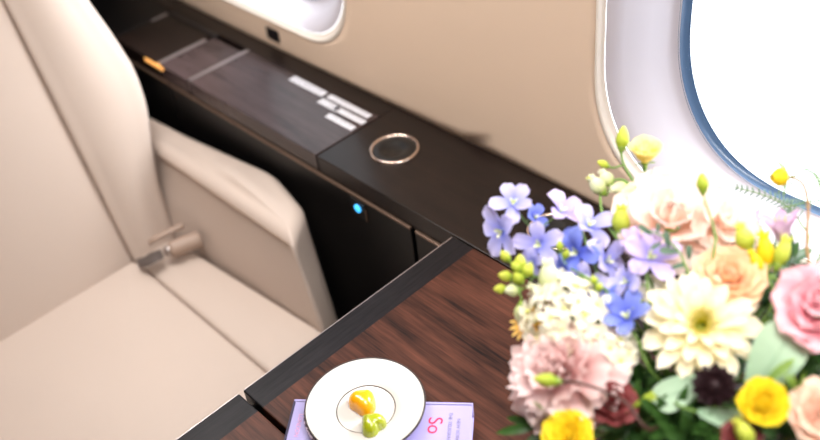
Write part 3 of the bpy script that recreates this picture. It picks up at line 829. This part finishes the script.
# --- delphinium ---------------------------------------------------------------
def delph_floret(root, pos, d, R, mm, roll, label=None, spur=True):
    Fm = frame(pos, d, roll); P = Petals()
    for j in range(5):
        P.petal(Fm @ spin(2*PI*j/5+random.uniform(-.15, .15), R*.06, 0), R*random.uniform(1.0, 1.25), R*.50, random.uniform(10, 55), random.uniform(-50, -5), .22, ruffle=.05, rf=2, shape='round', ns=6, nt=7, notch=.05, twist=random.uniform(-.2, .2))
    f_ = obj('floret', P.bm, mm, root)
    P = Petals()
    for j in range(3): P.petal(Fm @ spin(2*PI*j/3, R*.02, R*.03), R*.36, R*.13, 65, -20, .4, shape='round', ns=4, nt=4)
    obj('floret_center', P.bm, PM['palegreen'], f_)
    if spur:
        a = Fm @ Vector((0, 0, 0)); b = Fm @ Vector((0, -R*.5, -R*.35)); c = Fm @ Vector((0, -R*1.0, -R*.3))
        bm = bmesh.new(); tube(bm, [a, b, c], R*.11, R*.03, 8); obj('spur', bm, PM['lilac'], f_)
    return f_
def spike(name, label, path, florets, stem_m='stem'):
    """path: stem points from the vase; florets: (px, py, depth, radius px, colour, (facing extra))"""
    root = bloom_thing(name, label, 'delphinium', None)
    pts = [VC+Vector((random.uniform(-.02, .02), random.uniform(-.02, .02), .03)), VC+Vector((0, 0, .155))]+[at(*q) for q in path]
    sm = []
    for i in range(len(pts)-1):
        p0, p1, p2, p3 = pts[max(i-1, 0)], pts[i], pts[i+1], pts[min(i+2, len(pts)-1)]
        for k in range(6):
            t = k/6; sm.append(.5*((2*p1)+(p2-p0)*t+(2*p0-5*p1+4*p2-p3)*t*t+(3*p1-p0-3*p2+p3)*t**3))
    sm.append(pts[-1])
    bm = bmesh.new(); tube(bm, sm, .0028, .0012, 8); stm = obj('stem', bm, M[stem_m], root)
    for px, py, dd, rp, col, ex in florets:
        q = at(px, py, dd); near = min(sm[8:], key=lambda v: (v-q).length)
        d_ = (q-near).normalized()*.5+TOCAM(q)*.55+Vector(ex)
        delph_floret(root, q, d_, R_at(rp, dd), PM[col], random.uniform(0, 6))
        bm = bmesh.new(); tube(bm, bez(near, near+(q-near)*.4, q-d_.normalized()*.008, q, 5), .0009, .0008, 5); obj('pedicel', bm, M['stem'], root)
    return root
spike('delphinium', 'lilac blue delphinium spray reaching furthest left over the ledge', [(640, 330, 1.03), (575, 270, 1.06), (535, 232, 1.08), (512, 205, 1.09)],
      [(513, 203, 1.085, 21, 'lilac', (0, 0, .3)), (503, 231, 1.08, 26, 'lilac', (-.3, 0, 0)), (540, 244, 1.07, 23, 'lilac', (0, 0, 0)), (560, 212, 1.09, 22, 'lilac_pink', (0, .2, .4)), (534, 218, 1.09, 15, 'blue', (0, 0, .2)), (533, 262, 1.06, 15, 'lilac', (-.2, -.2, 0))])
spike('delphinium', 'blue delphinium spray in the middle, left of the pale peach rose', [(630, 340, 1.0), (605, 290, 1.03), (590, 255, 1.05), (580, 222, 1.08)],
      [(588, 226, 1.07, 24, 'lilac', (0, 0, .3)), (578, 252, 1.05, 25, 'blue', (-.2, 0, 0)), (605, 262, 1.045, 24, 'lilac', (0, .1, 0)), (590, 284, 1.03, 22, 'lilac', (-.1, -.2, 0)), (566, 270, 1.045, 16, 'blue', (-.3, 0, 0))])
spike('delphinium', 'lilac pink delphinium spray just below the pale peach rose', [(660, 350, 1.0), (650, 300, 1.01), (645, 265, 1.03)],
      [(650, 258, 1.02, 27, 'lilac_pink', (0, 0, .2)), (628, 282, 1.015, 22, 'lilac', (-.2, 0, 0)), (636, 244, 1.04, 18, 'lilac_pink', (0, .2, .2))])
spike('delphinium', 'deep blue delphinium floret between the ivory clusters and cream dahlia', [(650, 370, .98), (638, 340, .99)],
      [(628, 318, .995, 25, 'blue', (0, -.1, .1)), (608, 304, 1.01, 18, 'blue', (-.1, 0, 0))])

# --- buds ---------------------------------------------------------------------
def smooth_path(pts, k_=6):
    sm = []
    for i in range(len(pts)-1):
        p0, p1, p2, p3 = pts[max(i-1, 0)], pts[i], pts[i+1], pts[min(i+2, len(pts)-1)]
        for k in range(k_):
            t = k/k_; sm.append(.5*((2*p1)+(p2-p0)*t+(2*p0-5*p1+4*p2-p3)*t*t+(3*p1-p0-3*p2+p3)*t**3))
    sm.append(pts[-1]); return sm
def bud(root, pos, d, R, L_, mm, open_=0, name='bud', cal=True):
    Fm = frame(pos, d, random.uniform(0, 6)); P = Petals()
    P.blob(Fm, [(R*.25, -L_*.05), (R*.72, L_*.08), (R*.98, L_*.26), (R, L_*.42), (R*.84, L_*.62), (R*.55, L_*.82), (R*.25, L_*.96), (R*.05, L_)], 14, lobes=5, amp=.06)
    if open_:
        for j in range(5): P.petal(Fm @ spin(2*PI*j/5, R*.35, L_*.35), L_*.75, R*.55, 88, -25*open_, .35, shape='round', ns=4, nt=5)
    b = obj(name, P.bm, mm, root)
    if cal:
        Q = Petals()
        Q.blob(Fm, [(R*.14, -L_*.28), (R*.4, -L_*.14), (R*.72, L_*.02), (R*.6, L_*.1)], 10)
        for j in range(5): Q.petal(Fm @ spin(2*PI*j/5, R*.55, L_*.0), L_*.55, R*.20, 78, 8, .2, shape='point', ns=2, nt=4)
        obj('sepals', Q.bm, M['calyx'], b)
    return b
def bud_spray(name, label, path, buds, stem_m='stem', cat='bud stem', r0=.0024, r1=.0013):
    root = bloom_thing(name, label, cat, None)
    sm = smooth_path([VC+Vector((random.uniform(-.02, .02), random.uniform(-.02, .02), .03)), VC+Vector((0, 0, .155))]+[at(*q) for q in path])
    bm = bmesh.new(); tube(bm, sm, r0, r1, 8); obj('stem', bm, M[stem_m], root)
    for (px, py, dd, rp, lp, col, dx, dy, op) in buds:
        q = at(px, py, dd); d_ = (RT*dx+UP*dy+TOCAM(q)*.12).normalized()
        L_ = R_at(lp, dd); R = R_at(rp, dd)
        near = min(sm[7:], key=lambda v: (v-(q-d_*L_*1.2)).length)
        bud(root, q-d_*L_*.45, d_, R, L_, PM[col], op)
        e_ = q-d_*L_*.65
        if (near-e_).length > .004:
            bm = bmesh.new(); tube(bm, bez(near, near+(e_-near)*.45, e_-d_*(e_-near).length*.35, e_, 6), r1*.95, r1*.8, 6); obj('pedicel', bm, M[stem_m], root)
    return root
bud_spray('lisianthus_bud_stem', 'tall stem with a lime bud standing highest in front of the tan wall', [(662, 250, 1.07), (640, 195, 1.10), (624, 165, 1.11), (621, 150, 1.11)],
          [(622.5, 138, 1.11, 6.5, 22, 'limeyellow', .1, 1, 0), (603, 164, 1.11, 4, 12, 'limeyellow', -.85, .4, 0)])
bud_spray('lisianthus_bud_stem', 'pale green bud cluster below the tallest lime bud', [(668, 250, 1.06), (650, 205, 1.09), (625, 181, 1.10), (612, 181, 1.10)],
          [(597, 185, 1.10, 8, 20, 'palegreen', -.5, .6, .5), (606, 178, 1.10, 7, 16, 'palegreen', -.4, .6, .4), (592, 180, 1.1, 4, 12, 'limeyellow', -.9, .3, 0), (619, 188, 1.095, 7, 16, 'palegreen', -.9, -.1, .5), (629, 190, 1.09, 6, 14, 'palegreen', -.7, -.2, .4)])
bud_spray('lisianthus_bud_stem', 'curved stem with an open lime yellow bud cup left of the pale rose', [(655, 290, 1.03), (618, 240, 1.06), (603, 215, 1.08), (600, 196, 1.095)],
          [(621, 220, 1.06, 9, 26, 'limeyellow', .05, 1, .6)])
bud_spray('lisianthus_bud_stem', 'single lime bud on a thin stem in front of the pale peach roses', [(712, 262, .99), (714, 230, 1.0), (704, 200, 1.0)],
          [(702.5, 183, 1.0, 6.2, 19, 'lime', -.05, 1, 0)], r1=.0011)
bud_spray('lisianthus_bud_stem', 'bright yellow green bud to the right of the peach ranunculus', [(770, 310, .98), (757, 262, 1.0)],
          [(744, 238, 1.0, 9.5, 26, 'limeyellow', -.35, 1, .3)])
bud_spray('freesia_stem', 'yellow freesia petals in front of the pale mauve trumpet flower', [(778, 310, .97), (772, 275, .99)],
          [(765, 250, .99, 8.5, 34, 'yellow', -.1, 1, .7), (782, 252, .985, 8, 30, 'limeyellow', .35, 1, .7), (756, 262, .985, 6, 22, 'yellow', -.5, 1, .3)])
bud_spray('lisianthus_bud_stem', 'small lime bud on a long dark stem in front of the dusty pink carnation', [(650, 430, .93), (625, 402, .93), (590, 386, .94), (562, 380, .94)],
          [(546, 380, .94, 7, 24, 'lime', -1, .12, 0)], 'darkstem')
# green bud cluster, lower left
bud_spray('green_bud_spray', 'lime green budding spray hanging at the left edge over the table', [(600, 330, 1.02), (560, 290, 1.04), (530, 275, 1.05), (512, 280, 1.05)],
          [(505, 256, 1.05, 5, 12, 'limeyellow', -.6, .7, 0), (520, 262, 1.05, 6.5, 14, 'limeyellow', 0, 1, 0), (528, 270, 1.045, 6.5, 14, 'limeyellow', .5, .8, 0), (505, 276, 1.05, 5.5, 13, 'limeyellow', -1, .2, 0),
           (512, 290, 1.05, 6.5, 16, 'palegreen', -.9, -.1, 0), (500, 289, 1.05, 5, 12, 'limeyellow', -1, 0, 0), (518, 278, 1.045, 6, 13, 'lime', -.3, .4, 0), (520, 314, 1.04, 6, 19, 'palegreen', -.1, -1, 0), (516, 267, 1.045, 5, 12, 'lime', -.5, .5, 0)])
bud_spray('white_bud_stem', 'pair of cream white buds between the green spray and ivory cluster', [(600, 340, 1.01), (565, 312, 1.02), (550, 296, 1.03)],
          [(549, 277, 1.03, 11, 30, 'palegreen', -.1, 1, .5), (541, 292, 1.03, 6.5, 24, 'palegreen', -.9, .5, .2)])
bud_spray('green_bud_spray', 'tiny green buds among the blue delphinium florets', [(625, 320, 1.0), (606, 290, 1.01), (596, 284, 1.01)],
          [(594, 280, 1.005, 4, 9, 'lime', -.3, 1, 0), (599, 287, 1.0, 4, 9, 'lime', .5, .8, 0), (560, 246, 1.05, 4, 10, 'lime', -.1, 1, 0), (566, 254, 1.05, 4, 10, 'lime', .3, .8, 0)])
bud_spray('green_bud_spray', 'little light green bud tips beside the deep blue floret', [(660, 360, .99), (644, 318, 1.0), (640, 304, 1.0)],
          [(638, 300, 1.0, 4, 10, 'lime', -.2, 1, 0), (646, 306, .995, 4, 10, 'lime', .5, .8, 0), (636, 311, .995, 3.5, 9, 'lime', -.6, .5, 0)])

# amber petals peeping out at the left
root = bloom_thing('amber_daisy', 'small amber petals peeping out left of the ivory floret cluster', 'flower', None)
p = at(528, 324, 1.035); P = Petals(); Fm = frame(p, facing(p, .5, .2, .5))
for j in range(14): P.petal(Fm @ spin(2*PI*j/14, .002, 0), .021, .0042, 18, -12, .3, shape='point', ns=4, nt=5)
obj('bloom', P.bm, PM['amber'], root)
P = Petals(); P.blob(Fm, [(.005, -.002), (.007, .002), (.004, .005), (.001, .006)], 12); obj('flower_center', P.bm, eye2, root)
stem_to(root, p-facing(p, .5, .2, .5)*.002, facing(p, .5, .2, .5), .002, .0014)

# globe bud at the upper right with feathery green collar
root = bloom_thing('globe_flower', 'round yellow globe bud on a curved brown stem before the right window', 'flower', None)
p = at(780, 177, 1.04); d_ = (RT*-.85+UP*-.05+TOCAM(p)*.35).normalized(); Fm = frame(p, d_); P = Petals(); R = R_at(11, 1.04)
for k in range(4):
    for j in range(7): P.petal(Fm @ spin(2*PI*j/7+k*.45, R*.1, -R*.75), R*(1.9-.12*k), R*(.62-.06*k), 38+k*6, 92+k*4, .3, shape='round', ns=6, nt=8)
P.blob(Fm, [(R*.3, -R*.7), (R*.80, -R*.3), (R*.86, R*.1), (R*.6, R*.55), (R*.1, R*.74)], 16)
b_ = obj('bloom', P.bm, PM['yellow'], root)
Q = Petals()
for j in range(22): Q.petal(Fm @ spin(2*PI*j/22+random.uniform(-.1, .1), R*.25, -R*.85), R*random.uniform(1.1, 2.0), R*.17, random.uniform(-25, 80), 25, .1, shape='point', ns=2, nt=5)
obj('collar', Q.bm, M['leaf2'], root)
sm = smooth_path([VC+Vector((.02, .01, .03)), VC+Vector((.01, .01, .155)), at(812, 330, .99), at(807, 250, 1.01), at(808, 205, 1.03), at(802, 183, 1.04), p-d_*R*.8])
bm = bmesh.new(); tube(bm, sm, .0022, .0014, 8); obj('stem', bm, M['brownstem'], root)

# mauve trumpet flower
root = bloom_thing('trumpet_flower', 'pale mauve trumpet flower with streaked petals right of the pale roses', 'flower', None)
p = at(785, 250, 1.03); d_ = (RT*-.15+UP*.95+TOCAM(p)*.25).normalized(); Fm = frame(p, d_, .4); P = Petals(); R = R_at(38, 1.03)
for j in range(6): P.petal(Fm @ spin(2*PI*j/6, R*.05, 0), R*1.15, R*.30, 82, -38, .35, shape='point', ns=6, nt=8)
obj('bloom', P.bm, PM['mauve'], root)
bm = bmesh.new()
for j in range(5):
    a = 2*PI*j/5; tube(bm, [Fm @ Vector((math.cos(a)*R*.04, math.sin(a)*R*.04, R*.1)), Fm @ Vector((math.cos(a)*R*.16, math.sin(a)*R*.16, R*.95))], .0007, .0005, 5)
obj('stamens', bm, PM['limeyellow'], root)
stem_to(root, p, d_, .003, .0028)
root = bloom_thing('trumpet_flower', 'whitish mauve trumpet flower tucked behind the yellow freesia and bud', 'flower', None)
p = at(752, 240, 1.07); d_ = (RT*-.25+UP*.85+TOCAM(p)*.4).normalized(); Fm = frame(p, d_, .1); P = Petals(); R = R_at(30, 1.07)
for j in range(6): P.petal(Fm @ spin(2*PI*j/6, R*.05, 0), R*1.1, R*.30, 80, -45, .35, shape='point', ns=6, nt=8)
obj('bloom', P.bm, PM['mauve'], root); stem_to(root, p, d_, .003, .0028)

# dark scabiosa
root = bloom_thing('dark_flower', 'near black flower head below the cream dahlia', 'flower', None)
p = at(714, 388, .93); d_ = facing(p, .6, .5, 0); Fm = frame(p, d_); P = Petals(); R = R_at(25, .93)
for k in range(5):
    n = 5+k*2
    for j in range(n): P.petal(Fm @ spin(2*PI*j/n+k, R*.05, R*(.15-.25*k/4)), R*(.5+.12*k), R*.30, 84-12*k, -20, .4, ruffle=.02, shape='round', ns=5, nt=6)
P.blob(Fm, [(R*.3, -R*.2), (R*.42, R*.2), (R*.3, R*.5), (R*.05, R*.62)], 12, lobes=4, amp=.15)
obj('bloom', P.bm, PM['dark'], root); stem_to(root, p-d_*.004, d_, .0025, .002, 'darkstem')

# burgundy leaves / petals
def leafy(name, label, cat, pos, d, n, L_, W_, mm, spread=(10, 70), shape='leaf', stem_m='stem', nt=6, pn='leaves', cup=.2, a1=-30):
    root = bloom_thing(name, label, cat, None); Fm = frame(pos, d, random.uniform(0, 6)); P = Petals()
    for j in range(n): P.petal(Fm @ spin(j*2.4+random.uniform(-.2, .2), .002, -L_*.35*j/n), L_*random.uniform(.75, 1.15), W_*random.uniform(.8, 1.15), random.uniform(*spread), a1+random.uniform(-12, 12), cup, shape=shape, ns=4, nt=nt, twist=random.uniform(-.3, .3))
    obj(pn, P.bm, mm, root); stem_to(root, pos-Vector(d).normalized()*L_*.35, d, .0024, .0018, stem_m); return root
p = at(613, 402, .965)
rose('burgundy_flower', 'dusty burgundy flower at the right of the dusty pink carnation', p, facing(p, .5, .5, 0), R_at(22, .965), PM['burgundy'], 5, ruffle=.06)
p = at(742, 436, .90)
rose('burgundy_flower', 'burgundy flower at the bottom edge left of the yellow ranunculus', p, facing(p, .5, .5, 0), R_at(17, .90), PM['burgundy'], 5, ruffle=.05)
bud_spray('freesia_stem', 'yellow bud at the bottom edge beside the burgundy flower', [(760, 460, .9), (752, 446, .9)], [(744, 432, .885, 9, 26, 'limeyellow', -.5, .8, .3)])

# --- foliage ------------------------------------------------------------------
def single_leaf(name, label, pos, d, up_, L_, W_, mm, shape='round', a0=10, a1=-25, cup=.15):
    """one big leaf: grows along d with its face towards up_"""
    root = bloom_thing(name, label, 'leaf', None)
    y = Vector(d).normalized(); z = (Vector(up_)-y*y.dot(Vector(up_))).normalized(); x = y.cross(z)
    Mx = Matrix.Translation(pos-y*L_*.45) @ Matrix((x, y, z)).transposed().to_4x4(); P = Petals()
    P.petal(Mx, L_, W_, a0, a1, cup, shape=shape, ns=8, nt=10)
    o = obj('leaf_blade', P.bm, mm, root)
    bm = bmesh.new(); pts = []; yy = zz = 0
    for i in range(11):
        if i: a = math.radians(a0+a1*(i/10-.05)); yy += L_/10*math.cos(a); zz += L_/10*math.sin(a)
        pts.append(Mx @ Vector((0, yy, zz+.0006)))
    tube(bm, pts[:10], .0008, .0003, 5); obj('leaf_midrib', bm, mm, o)
    stem_to(root, pos-y*L_*.45, y, .002, .0014); return root
single_leaf('eucalyptus_leaf', 'large pale grey green rounded leaf between dahlia and pink peony', at(772, 362, .925), RT*.35+UP*.55+TOCAM(at(770, 360, .93))*.1, TOCAM(at(770, 360, .93)), R_at(84, .93), R_at(35, .93), M['euca'])
single_leaf('eucalyptus_leaf', 'pale grey green leaf lying below the dahlia, left of the dark flower', at(682, 390, .95), RT*-.6+UP*-.3, TOCAM(at(680, 390, .95))+Vector((0, 0, .4)), R_at(62, .95), R_at(22, .95), M['euca'])
single_leaf('eucalyptus_leaf', 'grey green leaf under the dark flower at the bottom', at(722, 418, .925), RT*.8+UP*-.2, TOCAM(at(720, 415, .92))+Vector((0, 0, .3)), R_at(56, .92), R_at(15, .92), M['euca'])
single_leaf('lily_leaf', 'yellow green blade in the dark foliage left of the pale leaf', at(650, 397, .955), RT*.8+UP*.45, TOCAM(at(650, 400, .95)), R_at(46, .95), R_at(6.5, .95), PM['lime'], 'leaf')
single_leaf('lily_leaf', 'green leaf crossing the pale leaf above the yellow ranunculus', at(778, 372, .905), RT*.7+UP*.55, TOCAM(at(778, 372, .9)), R_at(40, .9), R_at(7, .9), M['leaf2'], 'leaf')
# round-leaved sprig beneath the pale rose
root = bloom_thing('eucalyptus_sprig', 'sprig of small blue green round leaves under the pale peach rose', 'sprig', None)
sm = smooth_path([VC+Vector((.01, -.01, .03)), VC+Vector((0, 0, .155)), at(690, 300, 1.0), at(684, 262, 1.0), at(668, 240, 1.01), at(648, 230, 1.02)])
bm = bmesh.new(); tube(bm, sm, .002, .001, 7); obj('stem', bm, M['stem'], root)
P = Petals()
for px, py, w_, dx, dy in ((667, 239, 8, -.2, 1), (668, 251, 8.5, -1, .1), (645, 230, 7.5, -.8, .6), (689, 252, 7, 0, 1), (658, 228, 5, .1, 1), (679, 266, 7, .8, .2), (690, 275, 7, .8, -.1), (656, 246, 5.5, -.7, -.4)):
    q = at(px, py, 1.0); y = (RT*dx+UP*dy).normalized(); z = (TOCAM(q)+UP*.3).normalized(); z = (z-y*y.dot(z)).normalized(); x = y.cross(z); L_ = R_at(w_*2.2, 1.0)
    P.petal(Matrix.Translation(q-y*L_*.5) @ Matrix((x, y, z)).transposed().to_4x4(), L_, R_at(w_*.62, 1.0), 8, -20, .2, shape='round', ns=5, nt=6)
obj('leaves', P.bm, M['euca_d'], root)

# fern fronds in front of the window
def fern(label, path, n, Lf, mm=None, wf=.06):
    root = bloom_thing('fern_frond', label, 'fern', None)
    sm = smooth_path([VC+Vector((.012, .012, .03)), VC+Vector((.008, .008, .155))]+[at(*q) for q in path], 8)
    bm = bmesh.new(); tube(bm, sm, .0018, .0006, 6); obj('stem', bm, M['stem'], root)
    P = Petals(); s0 = len(sm)-n
    for i in range(max(10, s0), len(sm)-1):
        p = sm[i]; t = (sm[i+1]-sm[i]).normalized(); f_ = (i-s0)/max(1, len(sm)-s0); z = (TOCAM(p)-t*t.dot(TOCAM(p))).normalized(); sx_ = t.cross(z)
        for sg in (-1, 1):
            y = (sx_*sg+t*.7).normalized(); zz = (z-y*y.dot(z)).normalized(); x = y.cross(zz)
            P.petal(Matrix.Translation(p) @ Matrix((x, y, zz)).transposed().to_4x4(), Lf*(1.05-.7*f_), Lf*wf*2, random.uniform(-10, 25), -15, .1, shape='point', ns=2, nt=4)
    obj('fronds', P.bm, mm or M['fern'], root)
fern('grey green feathery frond across the lower window edge above pale roses', [(800, 260, 1.06), (800, 222, 1.09), (776, 200, 1.11), (735, 187, 1.12)], 16, .014)
fern('feathery frond pointing right under the yellow globe bud', [(770, 260, 1.06), (775, 215, 1.09), (795, 205, 1.09), (822, 200, 1.09)], 14, .012)
fern('light green twig tip at the right edge beside the yellow globe bud', [(818, 260, 1.03), (822, 205, 1.03), (818, 178, 1.03), (803, 168, 1.03)], 14, .0045, M['leaf2'], .16)

# dark filler foliage that fills the heart of the bouquet
LF = [(640, 385, 1.00, 'left of the pale leaf'), (655, 345, 1.03, 'between deep blue floret and dahlia'), (672, 425, .95, 'at the bottom edge below the pale leaf'), (632, 425, .97, 'at the bottom edge beside the burgundy flower'),
      (768, 300, 1.0, 'between peach ranunculus and pink peony'), (745, 345, 1.0, 'behind the dahlia edge and pale leaf'), (800, 385, .95, 'right of the pale leaf'), (790, 262, 1.03, 'under the mauve trumpet flower'),
      (590, 410, .99, 'beneath the dusty pink carnation'), (700, 400, .98, 'around the dark flower'), (810, 362, .96, 'under the pink peony'), (752, 272, 1.04, 'behind the peach ranunculus'), (690, 440, .93, 'at the bottom edge near the middle'),
      (545, 425, 1.0, 'below the carnation beside the yellow flower'), (780, 436, .91, 'at the bottom edge right of the yellow ranunculus'), (610, 320, 1.07, 'beneath the blue florets'), (690, 270, 1.07, 'behind the peach ranunculus and round leaves')]
for px, py, dd, where in LF:
    p = at(px, py, dd)
    leafy('foliage_sprig', 'dark green leafy sprig '+where, 'foliage', p, facing(p, .3, .3, .6), 16, .046, .0085, M['leaf'], (5, 75))
for px, py, dd, where in ((556, 418, .975, 'rising before the carnation near the yellow flower'), (806, 345, .94, 'between the large pale leaf and pink peony'), (800, 398, .90, 'right of the yellow ranunculus')):
    p = at(px, py, dd)
    leafy('foliage_sprig', 'light green narrow leaved sprig '+where, 'foliage', p, (UP*.8+RT*-.2+TOCAM(p)*.3), 8, .030, .0042, M['leaf2'], (35, 85), a1=-10)


# ------------------------------------------------------------------ light
wd = bpy.data.worlds.new('sky'); bpy.context.scene.world = wd; wd.use_nodes = True
N = wd.node_tree.nodes; L = wd.node_tree.links; bg = N['Background']
tc = N.new('ShaderNodeTexCoord'); sx = N.new('ShaderNodeVectorMath'); sx.operation = 'DOT_PRODUCT'; sx.inputs[1].default_value = (.62, .78, .05); L.new(tc.outputs['Generated'], sx.inputs[0])
mr = N.new('ShaderNodeMapRange'); mr.inputs[1].default_value = -.3; mr.inputs[2].default_value = .7; mr.inputs[3].default_value = 1.6; mr.inputs[4].default_value = 5.0
L.new(sx.outputs['Value'], mr.inputs[0]); L.new(mr.outputs[0], bg.inputs['Strength'])
bg.inputs['Color'].default_value = (.93, .97, 1, 1)
sd = bpy.data.lights.new('sun', 'SUN'); sd.energy = 6.5; sd.angle = math.radians(20); sd.color = (1, .98, .96)
so_ = bpy.data.objects.new('sun', sd); C.objects.link(so_)
so_.rotation_euler = Vector((-.30, -.85, -.58)).to_track_quat('-Z', 'Y').to_euler()
# added overhead fill lamps, no fixtures behind them
for x in (-1.3, -.1, .9):
    ad = bpy.data.lights.new('fill_lamp', 'AREA'); ad.shape = 'RECTANGLE'; ad.size = .9; ad.size_y = .20; ad.energy = 10; ad.spread = math.radians(130); ad.color = (1, .965, .93)
    ao = bpy.data.objects.new('fill_lamp', ad); C.objects.link(ao); ao.location = (x, .52, 1.86); ao.rotation_euler = (math.radians(0), 0, 0)

sc = bpy.context.scene
sc.view_settings.view_transform = 'Standard'; sc.view_settings.look = 'None'; sc.view_settings.gamma = 1; sc.view_settings.use_curve_mapping = False
sc.view_settings.exposure = -.05
sc.cycles.use_denoising = True
